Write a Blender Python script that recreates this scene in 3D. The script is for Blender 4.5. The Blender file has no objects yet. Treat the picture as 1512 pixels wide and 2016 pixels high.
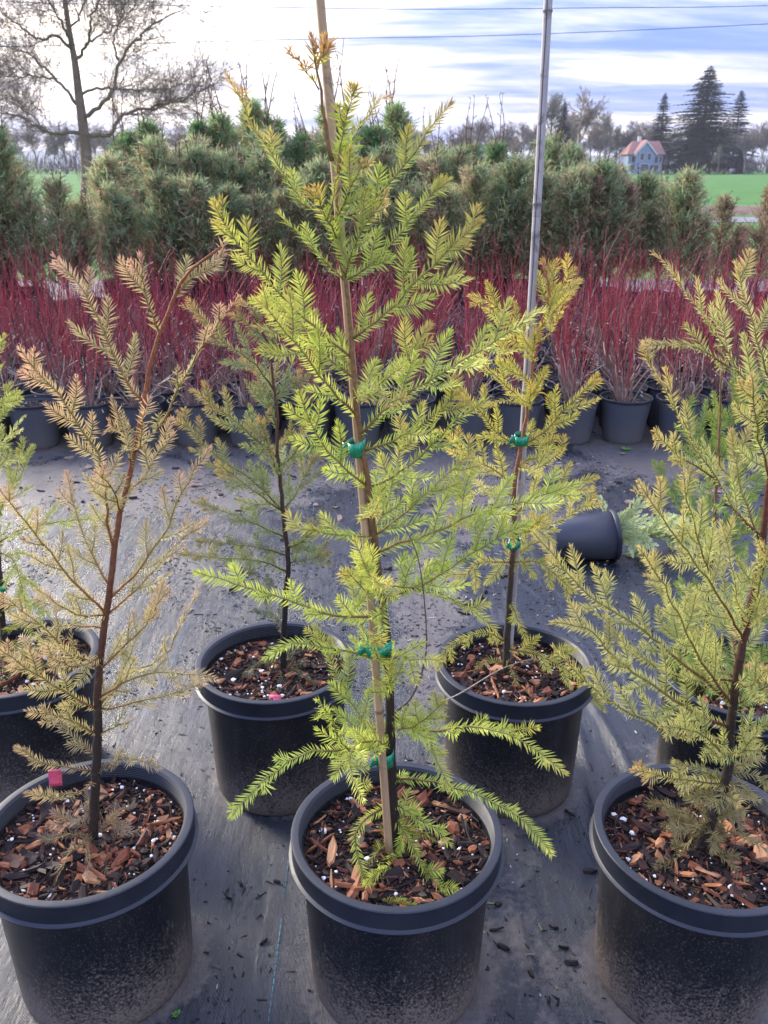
import bpy, math, random
import numpy as np
from mathutils import Vector, Matrix

# ------------------------------------------------------------------ camera, sky, sun, exposure
scene = bpy.context.scene
C = scene.collection
PI = math.pi
PW, PH, FPX = 1512.0, 2016.0, 1700.0           # photograph size and focal length in its pixels
CAMH = 1.36
PITCH = math.atan(678.0 / FPX)                 # horizon at row 330

cam_d = bpy.data.cameras.new('camera')
cam_d.sensor_fit = 'VERTICAL'
cam_d.sensor_height = 34.6
cam_d.lens = 34.6 * FPX / PH
cam_d.clip_start = 0.05
cam_d.clip_end = 6000
cam_d.dof.use_dof = True
cam_d.dof.focus_distance = 1.5
cam_d.dof.aperture_fstop = 12
cam = bpy.data.objects.new('camera', cam_d)
C.objects.link(cam)
cam.location = (0, 0, CAMH)
cam.rotation_euler = (PI / 2 - PITCH, 0, 0)
scene.camera = cam

SUN_EL, SUN_AZ = math.radians(24), math.radians(-52)   # azimuth from +y (camera heading), negative = left
world = bpy.data.worlds.new('World')
scene.world = world
world.use_nodes = True

def build_world():
    nt = world.node_tree
    nt.nodes.clear()
    N = nt.nodes.new
    L = nt.links.new
    out = N('ShaderNodeOutputWorld'); bg = N('ShaderNodeBackground')
    sky = N('ShaderNodeTexSky'); sky.sky_type = 'NISHITA'; sky.sun_disc = False
    sky.sun_elevation = SUN_EL; sky.sun_rotation = SUN_AZ
    sky.air_density = 1.0; sky.dust_density = 0.6; sky.ozone_density = 1.6
    tc = N('ShaderNodeTexCoord')
    sep = N('ShaderNodeSeparateXYZ'); L(tc.outputs['Generated'], sep.inputs[0])
    def math_(op, a, b=None, c=None):
        m = N('ShaderNodeMath'); m.operation = op
        for i, v in enumerate((a, b, c)):
            if v is None: continue
            if isinstance(v, (int, float)): m.inputs[i].default_value = v
            else: L(v, m.inputs[i])
        return m.outputs[0]
    zc = math_('MAXIMUM', sep.outputs[2], 0.0)
    den = math_('ADD', zc, 0.10)
    px = math_('DIVIDE', sep.outputs[0], den)
    py = math_('DIVIDE', sep.outputs[1], den)
    comb = N('ShaderNodeCombineXYZ'); L(px, comb.inputs[0]); L(py, comb.inputs[1])
    def noise(scale, detail, rough, dist, sx, sy, off):
        mp = N('ShaderNodeMapping'); L(comb.outputs[0], mp.inputs[0])
        mp.inputs['Scale'].default_value = (sx, sy, 1); mp.inputs['Location'].default_value = off
        mp.inputs['Rotation'].default_value = (0, 0, 0.10)
        n = N('ShaderNodeTexNoise'); L(mp.outputs[0], n.inputs['Vector'])
        n.inputs['Scale'].default_value = scale; n.inputs['Detail'].default_value = detail
        n.inputs['Roughness'].default_value = rough; n.inputs['Distortion'].default_value = dist
        return n.outputs[0]
    n1 = noise(1.0, 5, 0.55, 0.4, 0.34, 0.85, (3.1, 1.7, 0))      # large sheets, streaked
    n2 = noise(2.6, 6, 0.6, 0.5, 0.42, 1.1, (7.3, 4.1, 2))        # wisps
    # direction to the sun: clouds there are brighter (forward scattering)
    sd = N('ShaderNodeVectorMath'); sd.operation = 'DOT_PRODUCT'
    L(tc.outputs['Generated'], sd.inputs[0])
    se = math.radians(7)
    sd.inputs[1].default_value = (math.sin(SUN_AZ * 0.45) * math.cos(se), math.cos(SUN_AZ * 0.45) * math.cos(se), math.sin(se))
    glow = math_('POWER', math_('MAXIMUM', sd.outputs['Value'], 0.0), 14.0)
    cover = math_('ADD', math_('MULTIPLY', n1, 0.62), math_('MULTIPLY', n2, 0.38))
    cover = math_('ADD', cover, math_('MULTIPLY', glow, 0.12))
    mr = N('ShaderNodeMapRange'); mr.interpolation_type = 'SMOOTHSTEP'
    L(cover, mr.inputs['Value'])
    mr.inputs['From Min'].default_value = 0.40; mr.inputs['From Max'].default_value = 0.76
    # clear sky between clouds: nishita, lightened by thin veil
    skm = N('ShaderNodeVectorMath'); skm.operation = 'SCALE'; L(sky.outputs[0], skm.inputs[0]); skm.inputs['Scale'].default_value = 0.085
    veil = N('ShaderNodeMix'); veil.data_type = 'RGBA'; veil.inputs[0].default_value = 0.82
    L(skm.outputs[0], veil.inputs[6]); veil.inputs[7].default_value = (0.095, 0.165, 0.47, 1)
    # cloud colour: cool white, warmer and brighter round the sun
    warm = N('ShaderNodeMix'); warm.data_type = 'RGBA'; L(glow, warm.inputs[0])
    warm.inputs[6].default_value = (0.96, 0.875, 0.79, 1); warm.inputs[7].default_value = (1.60, 1.42, 1.20, 1)
    # low clouds seen through more air: creamier towards the horizon
    hz = math_('POWER', math_('SUBTRACT', 1.0, zc), 16.0)
    crm = N('ShaderNodeMix'); crm.data_type = 'RGBA'; L(math_('MULTIPLY', hz, 0.7), crm.inputs[0])
    L(warm.outputs[2], crm.inputs[6]); crm.inputs[7].default_value = (1.25, 1.05, 0.86, 1)
    warm = crm
    mix = N('ShaderNodeMix'); mix.data_type = 'RGBA'
    L(mr.outputs[0], mix.inputs[0]); L(veil.outputs[2], mix.inputs[6]); L(warm.outputs[2], mix.inputs[7])
    # overcast law steepened to light the foreground: the cloud deck is brighter overhead than near the horizon, all round
    lum = math_('MULTIPLY_ADD', zc, 0.90, 0.32)
    L(mix.outputs[2], bg.inputs['Color']); L(lum, bg.inputs['Strength'])
    L(bg.outputs[0], out.inputs[0])
build_world()

sun_d = bpy.data.lights.new('sun', 'SUN')
sun_d.energy = 1.5
sun_d.angle = math.radians(25)
sun_d.color = (1.0, 0.90, 0.76)
sun = bpy.data.objects.new('sun', sun_d)
C.objects.link(sun)
_sd = Vector((math.sin(SUN_AZ) * math.cos(SUN_EL), math.cos(SUN_AZ) * math.cos(SUN_EL), math.sin(SUN_EL)))
sun.rotation_euler = _sd.to_track_quat('Z', 'Y').to_euler()
sun.location = _sd * 50

vs = scene.view_settings
vs.view_transform = 'Standard'; vs.look = 'None'; vs.gamma = 1.0; vs.use_curve_mapping = False
vs.exposure = 2.5
scene.cycles.use_denoising = True
scene.cycles.max_bounces = 8
scene.cycles.transparent_max_bounces = 8

# ------------------------------------------------------------------ projection helpers
cp, sp = math.cos(PITCH), math.sin(PITCH)
def ray(u, v):
    dx, dy = (u - PW / 2) / FPX, (PH / 2 - v) / FPX
    return np.array((dx, cp + dy * sp, -sp + dy * cp))
def at_y(u, v, Y):
    d = ray(u, v); return np.array((0, 0, CAMH)) + d * (Y / d[1])
def on_z(u, v, z=0.0):
    d = ray(u, v); return np.array((0, 0, CAMH)) + d * ((z - CAMH) / d[2])
def srgb(r, g, b):
    f = lambda c: c / 12.92 if c <= 0.04045 else ((c + 0.055) / 1.055) ** 2.4
    return (f(r / 255), f(g / 255), f(b / 255))

# ------------------------------------------------------------------ object helpers
def tag(o, label=None, cat=None, group=None, kind=None):
    if label: o['label'] = label
    if cat: o['category'] = cat
    if group: o['group'] = group
    if kind: o['kind'] = kind
    return o
def empty(name, loc=(0, 0, 0), rz=0.0):
    o = bpy.data.objects.new(name, None); C.objects.link(o)
    o.location = tuple(float(c) for c in loc); o.rotation_euler = (0, 0, rz); o.empty_display_size = 0.05
    return o
def link(name, me, parent=None, loc=None, rot=None, scale=None):
    o = bpy.data.objects.new(name, me); C.objects.link(o)
    if parent is not None: o.parent = parent
    if loc is not None: o.location = tuple(float(c) for c in loc)
    if rot is not None: o.rotation_euler = rot
    if scale is not None: o.scale = (scale,) * 3 if isinstance(scale, (int, float)) else scale
    return o
def copy_tree(o, parent=None):
    c = o.copy(); C.objects.link(c); c.parent = parent
    for ch in o.children: copy_tree(ch, c)
    return c

class MB:
    """collects vertices, faces and point colours for one mesh"""
    def __init__(s): s.v = []; s.f = []; s.c = []; s.n = 0; s.mi = []
    def add(s, verts, faces, col=None, mi=0):
        verts = np.asarray(verts, float).reshape(-1, 3)
        s.v.append(verts)
        s.f += [tuple(int(i) + s.n for i in f) for f in faces]
        s.mi += [mi] * len(faces)
        if col is None: col = (1, 1, 1)
        col = np.asarray(col, float)
        if col.ndim == 1: col = np.tile(col, (len(verts), 1))
        s.c.append(col); s.n += len(verts)
    def tube(s, pts, rad, n=6, col=None, cap=True, mi=0):
        pts = np.asarray(pts, float); m = len(pts)
        rad = np.broadcast_to(np.asarray(rad, float), (m,))
        T = np.gradient(pts, axis=0); T /= np.linalg.norm(T, axis=1)[:, None] + 1e-12
        ref = np.array((0.31, 0.77, 0.55)) if abs(T[0] @ np.array((0.31, 0.77, 0.55))) < 0.95 else np.array((1., 0, 0))
        A = np.cross(T, ref); A /= np.linalg.norm(A, axis=1)[:, None]
        B = np.cross(T, A)
        a = np.arange(n) * 2 * PI / n
        ring = (A[:, None, :] * np.cos(a)[None, :, None] + B[:, None, :] * np.sin(a)[None, :, None]) * rad[:, None, None] + pts[:, None, :]
        faces = []
        for i in range(m - 1):
            for j in range(n):
                k = (j + 1) % n
                faces.append((i * n + j, i * n + k, (i + 1) * n + k, (i + 1) * n + j))
        if cap: faces.append(tuple(range(n))[::-1]); faces.append(tuple((m - 1) * n + j for j in range(n)))
        if col is not None:
            col = np.asarray(col, float)
            if col.ndim == 2: col = np.repeat(col, n, axis=0)
        s.add(ring.reshape(-1, 3), faces, col, mi)
    def box(s, lo, hi, col=None, mi=0):
        x0, y0, z0 = lo; x1, y1, z1 = hi
        s.add([(x0,y0,z0),(x1,y0,z0),(x1,y1,z0),(x0,y1,z0),(x0,y0,z1),(x1,y0,z1),(x1,y1,z1),(x0,y1,z1)],
              [(0,3,2,1),(4,5,6,7),(0,1,5,4),(1,2,6,5),(2,3,7,6),(3,0,4,7)], col, mi)
    def lathe(s, prof, n=48, col=None, mi=0, close=False):
        prof = np.asarray(prof, float); m = len(prof)
        a = np.arange(n) * 2 * PI / n
        v = np.stack([prof[:, 0, None] * np.cos(a), prof[:, 0, None] * np.sin(a), np.repeat(prof[:, 1, None], n, 1)], -1)
        f = []
        for i in range(m - 1 + (1 if close else 0)):
            for j in range(n):
                k = (j + 1) % n; i2 = (i + 1) % m
                f.append((i * n + j, i * n + k, i2 * n + k, i2 * n + j))
        s.add(v.reshape(-1, 3), f, col, mi)
    def mesh(s, name, mats, smooth=False):
        me = bpy.data.meshes.new(name)
        v = np.concatenate(s.v) if s.v else np.zeros((0, 3))
        me.from_pydata(v.tolist(), [], s.f)
        if s.c:
            at = me.attributes.new('Col', 'FLOAT_COLOR', 'POINT')
            c = np.concatenate(s.c); c = np.concatenate([c, np.ones((len(c), 1))], 1)
            at.data.foreach_set('color', c.astype(np.float32).ravel())
        if not isinstance(mats, (list, tuple)): mats = [mats]
        for m in mats: me.materials.append(m)
        if len(mats) > 1: me.polygons.foreach_set('material_index', np.array(s.mi, np.int32))
        if smooth: me.polygons.foreach_set('use_smooth', np.ones(len(me.polygons), bool))
        me.update()
        if smooth == 'edge': me.set_sharp_from_angle(angle=math.radians(32))
        return me

def fast_mesh(name, V, F, col, mat, smooth=False):
    """V (n,3), F list of int arrays (k, 3|4), col (n,3)"""
    me = bpy.data.meshes.new(name)
    me.vertices.add(len(V)); me.vertices.foreach_set('co', np.asarray(V, np.float32).ravel())
    loops = np.concatenate([f.ravel() for f in F]).astype(np.int32)
    sizes = np.concatenate([np.full(len(f), f.shape[1], np.int32) for f in F])
    me.loops.add(len(loops)); me.loops.foreach_set('vertex_index', loops)
    me.polygons.add(len(sizes))
    me.polygons.foreach_set('loop_start', np.concatenate([[0], np.cumsum(sizes)[:-1]]).astype(np.int32))
    if smooth: me.polygons.foreach_set('use_smooth', np.ones(len(sizes), bool))
    if col is not None:
        at = me.attributes.new('Col', 'FLOAT_COLOR', 'POINT')
        c = np.concatenate([np.asarray(col), np.ones((len(V), 1))], 1)
        at.data.foreach_set('color', c.astype(np.float32).ravel())
    me.materials.append(mat)
    me.update(calc_edges=True); me.validate()
    return me

def segs(P0, P1, R0, R1, n=3):
    """many tapered prisms at once"""
    P0 = np.asarray(P0, float); P1 = np.asarray(P1, float); R0 = np.asarray(R0, float); R1 = np.asarray(R1, float)
    T = P1 - P0; T /= np.linalg.norm(T, axis=1)[:, None] + 1e-12
    ref = np.where(np.abs(T[:, 2:3]) > 0.9, np.array([[1., 0, 0]]), np.array([[0, 0, 1.]]))
    A = np.cross(T, ref); A /= np.linalg.norm(A, axis=1)[:, None] + 1e-12
    B = np.cross(T, A)
    a = np.arange(n) * 2 * PI / n
    ring = A[:, None, :] * np.cos(a)[None, :, None] + B[:, None, :] * np.sin(a)[None, :, None]
    v = np.concatenate([P0[:, None] + ring * R0[:, None, None], P1[:, None] + ring * R1[:, None, None]], 1)
    k = len(P0); base = (np.arange(k) * 2 * n)[:, None]
    F = [np.stack([base[:, 0] + j, base[:, 0] + (j + 1) % n, base[:, 0] + n + (j + 1) % n, base[:, 0] + n + j], 1) for j in range(n)]
    return v.reshape(-1, 3), np.concatenate(F)

def catmull(P, n):
    P = np.asarray(P, float)
    if len(P) == 2: return P[0] + (P[1] - P[0]) * np.linspace(0, 1, n)[:, None]
    Q = np.vstack([2 * P[0] - P[1], P, 2 * P[-1] - P[-2]])
    d = np.concatenate([[0], np.cumsum(np.linalg.norm(np.diff(P, axis=0), axis=1))])
    t = np.linspace(0, d[-1], n); out = []
    for x in t:
        i = min(max(np.searchsorted(d, x, 'right') - 1, 0), len(P) - 2)
        u = (x - d[i]) / (d[i + 1] - d[i] + 1e-12)
        p0, p1, p2, p3 = Q[i], Q[i + 1], Q[i + 2], Q[i + 3]
        out.append(0.5 * (2 * p1 + (p2 - p0) * u + (2 * p0 - 5 * p1 + 4 * p2 - p3) * u * u + (3 * p1 - p0 - 3 * p2 + p3) * u ** 3))
    return np.array(out)

def vnoise(x, y, seed=0):
    """value noise, arrays"""
    xi = np.floor(x).astype(int); yi = np.floor(y).astype(int); fx = x - xi; fy = y - yi
    fx = fx * fx * (3 - 2 * fx); fy = fy * fy * (3 - 2 * fy)
    def h(a, b):
        n = (a * 374761393 + b * 668265263 + seed * 1442695) & 0x7fffffff
        n = ((n ^ (n >> 13)) * 1274126177) & 0x7fffffff
        return ((n ^ (n >> 16)) & 0xffff) / 65535.0
    return (h(xi, yi) * (1 - fx) + h(xi + 1, yi) * fx) * (1 - fy) + (h(xi, yi + 1) * (1 - fx) + h(xi + 1, yi + 1) * fx) * fy
def unit(v):
    v = np.asarray(v, float); return v / (np.linalg.norm(v) + 1e-12)

# ------------------------------------------------------------------ materials
def new_mat(name):
    m = bpy.data.materials.new(name); m.use_nodes = True
    nt = m.node_tree; b = nt.nodes['Principled BSDF']
    return m, nt, b, nt.nodes['Material Output']
def setp(b, **k):
    names = dict(rough='Roughness', spec='Specular IOR Level', metal='Metallic', coat='Coat Weight', color='Base Color')
    for a, v in k.items():
        b.inputs[names[a]].default_value = (*v, 1) if a == 'color' else v
def add_noise(nt, scale, detail=4, rough=0.6, coord='Object', dist=0.0, stretch=None):
    tc = nt.nodes.new('ShaderNodeTexCoord'); n = nt.nodes.new('ShaderNodeTexNoise')
    src = tc.outputs[coord]
    if stretch:
        mp = nt.nodes.new('ShaderNodeMapping'); nt.links.new(src, mp.inputs[0]); mp.inputs['Scale'].default_value = stretch; src = mp.outputs[0]
    nt.links.new(src, n.inputs['Vector'])
    n.inputs['Scale'].default_value = scale; n.inputs['Detail'].default_value = detail
    n.inputs['Roughness'].default_value = rough; n.inputs['Distortion'].default_value = dist
    return n.outputs[0]
def ramp(nt, fac, stops):
    r = nt.nodes.new('ShaderNodeValToRGB'); nt.links.new(fac, r.inputs[0])
    el = r.color_ramp.elements
    el[0].position, el[0].color = stops[0][0], (*stops[0][1], 1)
    el[1].position, el[1].color = stops[1][0], (*stops[1][1], 1)
    for p, c in stops[2:]:
        e = el.new(p); e.color = (*c, 1)
    return r.outputs[0]
def g(v): return (v, v, v)
def mixrgb(nt, fac, a, b, mode='MIX'):
    m = nt.nodes.new('ShaderNodeMix'); m.data_type = 'RGBA'; m.blend_type = mode
    for i, v in ((0, fac), (6, a), (7, b)):
        if isinstance(v, (int, float)): m.inputs[i].default_value = v
        elif isinstance(v, tuple): m.inputs[i].default_value = (*v, 1)
        else: nt.links.new(v, m.inputs[i])
    return m.outputs[2]
def bump(nt, b, h, strength=0.3, dist=0.01):
    n = nt.nodes.new('ShaderNodeBump'); n.inputs['Strength'].default_value = strength; n.inputs['Distance'].default_value = dist
    nt.links.new(h, n.inputs['Height']); nt.links.new(n.outputs[0], b.inputs['Normal'])
def vcol(nt):
    a = nt.nodes.new('ShaderNodeAttribute'); a.attribute_name = 'Col'; return a.outputs['Color']

def mat_leaf(name, trans=0.35, rough=0.45, vary=0.0, spec=0.4):
    m, nt, b, out = new_mat(name)
    col = vcol(nt)
    if vary:
        oi = nt.nodes.new('ShaderNodeObjectInfo')
        hs = nt.nodes.new('ShaderNodeHueSaturation'); nt.links.new(col, hs.inputs['Color'])
        mr = nt.nodes.new('ShaderNodeMapRange'); nt.links.new(oi.outputs['Random'], mr.inputs[0])
        mr.inputs['To Min'].default_value = 0.5 - vary; mr.inputs['To Max'].default_value = 0.5 + vary
        nt.links.new(mr.outputs[0], hs.inputs['Hue'])
        mv = nt.nodes.new('ShaderNodeMath'); mv.operation = 'MULTIPLY_ADD'; nt.links.new(oi.outputs['Random'], mv.inputs[0])
        mv.inputs[1].default_value = -0.5; mv.inputs[2].default_value = 1.45
        nt.links.new(mv.outputs[0], hs.inputs['Value'])
        col = hs.outputs[0]
    nt.links.new(col, b.inputs['Base Color']); setp(b, rough=rough, spec=spec)
    t = nt.nodes.new('ShaderNodeBsdfTranslucent'); nt.links.new(col, t.inputs['Color'])
    mx = nt.nodes.new('ShaderNodeMixShader'); mx.inputs[0].default_value = trans
    nt.links.new(b.outputs[0], mx.inputs[1]); nt.links.new(t.outputs[0], mx.inputs[2]); nt.links.new(mx.outputs[0], out.inputs[0])
    return m
def mat_vcol(name, rough=0.8, noise=None, nz=0.35, spec=0.3, bmp=0.0):
    m, nt, b, out = new_mat(name)
    col = vcol(nt)
    if noise:
        n = add_noise(nt, noise, 4)
        r = ramp(nt, n, [(0.3, g(1 - nz)), (0.7, g(1 + nz * 0.4))])
        col = mixrgb(nt, 1.0, col, r, 'MULTIPLY')
        if bmp: bump(nt, b, n, bmp, 0.003)
    nt.links.new(col, b.inputs['Base Color']); setp(b, rough=rough, spec=spec)
    return m
def mat_plain(name, color, rough=0.6, noise=None, nz=0.3, spec=0.4, bmp=0.0):
    m, nt, b, out = new_mat(name)
    setp(b, color=color, rough=rough, spec=spec)
    if noise:
        n = add_noise(nt, noise, 5)
        r = ramp(nt, n, [(0.3, tuple(c * (1 - nz) for c in color)), (0.7, tuple(min(1, c * (1 + nz)) for c in color))])
        nt.links.new(r, b.inputs['Base Color'])
        if bmp: bump(nt, b, n, bmp, 0.004)
    return m

M = {}
M['needle'] = mat_leaf('needle_leaf', 0.36, 0.55, spec=0.22)
M['thuja'] = mat_leaf('cypress_leaf', 0.5, 0.6, vary=0.025)
M['far_leaf'] = mat_leaf('far_conifer_leaf', 0.12, 0.8)
M['bark'] = mat_vcol('sapling_bark', 0.7, 160, 0.45, bmp=0.6)
M['stem'] = mat_vcol('dogwood_stem', 0.45, None, spec=0.5)
M['far_bark'] = mat_vcol('tree_bark', 0.9, 3, 0.3)
M['soil'] = mat_plain('potting_soil', (0.022, 0.013, 0.010), 0.85, 90, 0.5, bmp=0.8)
M['chip'] = None
M['perlite'] = mat_plain('perlite', (0.75, 0.74, 0.70), 0.9, 150, 0.12)
M['tie'] = mat_plain('green_tape', (0.0, 0.22, 0.12), 0.25, 40, 0.35, spec=0.6)
M['pink'] = mat_plain('pink_tag', (0.75, 0.12, 0.20), 0.5, 120, 0.2)

def mat_chip():
    m, nt, b, out = new_mat('bark_chip')
    oi = nt.nodes.new('ShaderNodeObjectInfo')
    base = ramp(nt, oi.outputs['Random'], [(0.0, (0.018, 0.011, 0.009)), (1.0, (0.44, 0.23, 0.11)),
            (0.46, (0.024, 0.012, 0.009)), (0.56, (0.085, 0.026, 0.014)), (0.72, (0.20, 0.062, 0.027)), (0.90, (0.38, 0.16, 0.07))])
    n = add_noise(nt, 70, 5, 0.65, stretch=(0.35, 1.6, 1.6))
    r = ramp(nt, n, [(0.28, g(0.35)), (0.72, g(1.45))])
    nt.links.new(mixrgb(nt, 1.0, base, r, 'MULTIPLY'), b.inputs['Base Color'])
    setp(b, rough=0.66, spec=0.28); bump(nt, b, n, 0.5, 0.003)
    return m
M['chip'] = mat_chip()
def mat_fines():
    m, nt, b, out = new_mat('bark_fines')
    n = add_noise(nt, 220, 3)
    r = ramp(nt, n, [(0.3, g(0.6)), (0.7, g(1.25))])
    nt.links.new(mixrgb(nt, 1.0, vcol(nt), r, 'MULTIPLY'), b.inputs['Base Color']); setp(b, rough=0.7, spec=0.35)
    return m
M['fines'] = mat_fines()

def mat_pot(name, base, zlo, zhi, dirtcol, seedoff, speck=0.25):
    """black nursery plastic with dried splashes towards the foot (a stain with a shape of its own)"""
    m, nt, b, out = new_mat(name)
    tc = nt.nodes.new('ShaderNodeTexCoord'); sep = nt.nodes.new('ShaderNodeSeparateXYZ'); nt.links.new(tc.outputs['Object'], sep.inputs[0])
    n = add_noise(nt, 18, 6, 0.7, stretch=(1, 1, 0.6))
    fine = add_noise(nt, 190, 5, 0.75)
    mr = nt.nodes.new('ShaderNodeMapRange'); nt.links.new(sep.outputs[2], mr.inputs[0])
    mr.inputs['From Min'].default_value = zhi; mr.inputs['From Max'].default_value = zlo
    a = nt.nodes.new('ShaderNodeMath'); a.operation = 'MULTIPLY_ADD'; nt.links.new(n, a.inputs[0]); a.inputs[1].default_value = 0.9; a.inputs[2].default_value = -0.45
    s = nt.nodes.new('ShaderNodeMath'); s.operation = 'ADD'; nt.links.new(mr.outputs[0], s.inputs[0]); nt.links.new(a.outputs[0], s.inputs[1])
    s2 = nt.nodes.new('ShaderNodeMath'); s2.operation = 'MULTIPLY_ADD'; nt.links.new(fine, s2.inputs[0]); s2.inputs[1].default_value = 3.4; s2.inputs[2].default_value = -1.75; s3 = nt.nodes.new('ShaderNodeMath'); s3.operation = 'ADD'; nt.links.new(s2.outputs[0], s3.inputs[0]); nt.links.new(s.outputs[0], s3.inputs[1]); s2 = s3
    r = ramp(nt, s2.outputs[0], [(0.22, g(0)), (0.85, g(0.70)), (0.55, g(speck))])
    # scattered pale specks everywhere
    sp_ = ramp(nt, add_noise(nt, 320, 2, 0.5), [(0.60, g(0)), (0.72, g(0.40))])
    dirt = mixrgb(nt, 1.0, r, sp_, 'ADD')
    smear = ramp(nt, add_noise(nt, 9, 4, 0.6, stretch=(1, 1, 0.25)), [(0.45, g(0)), (0.8, g(0.10))])
    col = mixrgb(nt, smear, base, dirtcol)
    col = mixrgb(nt, dirt, col, dirtcol)
    nt.links.new(col, b.inputs['Base Color'])
    rr = ramp(nt, dirt, [(0.0, g(0.38)), (0.6, g(0.85))])
    nt.links.new(rr, b.inputs['Roughness']); setp(b, spec=0.32)
    bump(nt, b, fine, 0.12, 0.002)
    return m
M['pot'] = mat_pot('black_pot_plastic', (0.0065, 0.0085, 0.0125), 0.0, 0.21, (0.20, 0.165, 0.135), 0)
M['rim'] = None
def mat_rim():
    m, nt, b, out = new_mat('black_rim_plastic')
    n = add_noise(nt, 14, 5, 0.65)
    c = ramp(nt, n, [(0.3, (0.008, 0.011, 0.017)), (0.75, (0.019, 0.024, 0.035))])
    sp_ = ramp(nt, add_noise(nt, 130, 4, 0.7), [(0.64, g(0)), (0.78, g(0.35))])
    nt.links.new(mixrgb(nt, sp_, c, (0.12, 0.12, 0.13)), b.inputs['Base Color'])
    rr = ramp(nt, n, [(0.3, g(0.42)), (0.7, g(0.58))]); nt.links.new(rr, b.inputs['Roughness']); setp(b, spec=0.45)
    bump(nt, b, add_noise(nt, 60, 4), 0.08, 0.002)
    return m
M['rim'] = mat_rim()
M['smallpot'] = mat_pot('small_pot_plastic', (0.062, 0.070, 0.084), 0.0, 0.16, (0.10, 0.09, 0.08), 4, 0.35)

# ------------------------------------------------------------------ ground
POTS = {'P1': (0.021, 1.155), 'P2': (-0.504, 1.166), 'P3': (0.535, 1.150), 'P4': (-0.248, 1.698),
        'P5': (0.297, 1.690), 'P6': (-0.838, 1.715), 'P7': (0.790, 1.640)}
POT_H, POT_R = 0.32, 0.18
ROW0 = 4.42

def mat_fabric():
    m, nt, b, out = new_mat('woven_ground_fabric')
    big = add_noise(nt, 1.7, 5, 0.62, dist=0.6)
    mid = add_noise(nt, 7, 5, 0.65)
    fine = add_noise(nt, 70, 4, 0.7)
    streak = add_noise(nt, 5, 5, 0.65, stretch=(2.6, 0.45, 1))
    base = ramp(nt, mid, [(0.3, (0.0045, 0.0075, 0.011)), (0.75, (0.011, 0.017, 0.024))])
    # dried silt: brown-grey film with its own outline, most of it near the rows of small pots; far part added to dull reflection
    att = nt.nodes.new('ShaderNodeAttribute'); att.attribute_name = 'Col'
    sepc = nt.nodes.new('ShaderNodeSeparateColor'); nt.links.new(att.outputs['Color'], sepc.inputs[0])
    def m_(op, x, y, z=None):
        q = nt.nodes.new('ShaderNodeMath'); q.operation = op
        for i, v in enumerate((x, y, z)):
            if v is None: continue
            if isinstance(v, (int, float)): q.inputs[i].default_value = v
            else: nt.links.new(v, q.inputs[i])
        return q.outputs[0]
    s = m_('ADD', sepc.outputs[0], m_('MULTIPLY_ADD', big, 1.3, -0.65))
    s = m_('ADD', s, m_('MULTIPLY_ADD', mid, 0.7, -0.35))
    s = m_('ADD', s, m_('MULTIPLY_ADD', fine, 0.5, -0.25))
    silt = ramp(nt, s, [(0.27, g(0)), (0.40, g(0.85))])
    siltc = ramp(nt, fine, [(0.3, (0.055, 0.047, 0.041)), (0.7, (0.12, 0.102, 0.088))])
    col = mixrgb(nt, silt, base, siltc)
    # pale dried water marks
    wm = ramp(nt, streak, [(0.58, g(0)), (0.74, g(0.28))])
    col = mixrgb(nt, wm, col, (0.16, 0.17, 0.19))
    # moss
    ms = m_('ADD', sepc.outputs[1], m_('MULTIPLY_ADD', mid, 0.9, -0.45))
    moss = ramp(nt, ms, [(0.45, g(0)), (0.65, g(0.75))])
    col = mixrgb(nt, moss, col, (0.10, 0.11, 0.022))
    nt.links.new(col, b.inputs['Base Color'])
    r0 = ramp(nt, streak, [(0.36, g(0.19)), (0.66, g(0.38))])
    r1 = mixrgb(nt, silt, r0, (0.55, 0.55, 0.55))
    r2 = mixrgb(nt, moss, r1, (0.9, 0.9, 0.9))
    nt.links.new(r2, b.inputs['Roughness']); setp(b, spec=0.75)
    # weave
    tc = nt.nodes.new('ShaderNodeTexCoord')
    w1 = nt.nodes.new('ShaderNodeTexWave'); w1.bands_direction = 'X'; w1.inputs['Scale'].default_value = 130; nt.links.new(tc.outputs['Object'], w1.inputs[0])
    w2 = nt.nodes.new('ShaderNodeTexWave'); w2.bands_direction = 'Y'; w2.inputs['Scale'].default_value = 130; nt.links.new(tc.outputs['Object'], w2.inputs[0])
    h = m_('ADD', m_('MULTIPLY', w1.outputs[1], w2.outputs[1]), m_('MULTIPLY', fine, 0.5))
    h = m_('ADD', h, m_('MULTIPLY', mid, 7.0))
    h = m_('ADD', h, m_('MULTIPLY', streak, 9.0))
    bump(nt, b, h, 0.48, 0.0022)
    return m
M['fabric'] = mat_fabric()

FOLDS = [  # ridges in the cloth, as pixels on the ground, height, half width
    ([(996, 1760), (1030, 1850), (1056, 1940), (1086, 2016)], 0.007, 0.010),
    ([(1136, 1440), (1160, 1540), (1180, 1640), (1200, 1760)], 0.016, 0.016),
    ([(1165, 1390), (1230, 1500), (1290, 1600)], 0.012, 0.02),
    ([(990, 1120), (1080, 1200), (1190, 1330), (1240, 1420)], 0.012, 0.018),
    ([(1060, 1130), (1180, 1260), (1260, 1390)], 0.010, 0.02),
    ([(930, 1230), (960, 1270), (985, 1300)], 0.008, 0.012),
    ([(540, 1760), (530, 1850), (520, 1960)], 0.004, 0.008),
    ([(395, 1500), (400, 1600), (390, 1750)], 0.004, 0.02),
    ([(750, 930), (735, 1100), (722, 1250)], 0.005, 0.012),
]
fold_pts = []
for pl, h, w in FOLDS:
    P = catmull([on_z(u, v) for u, v in pl], 60)[:, :2]
    fold_pts.append((P, h * 1.25, w * .6))
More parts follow.
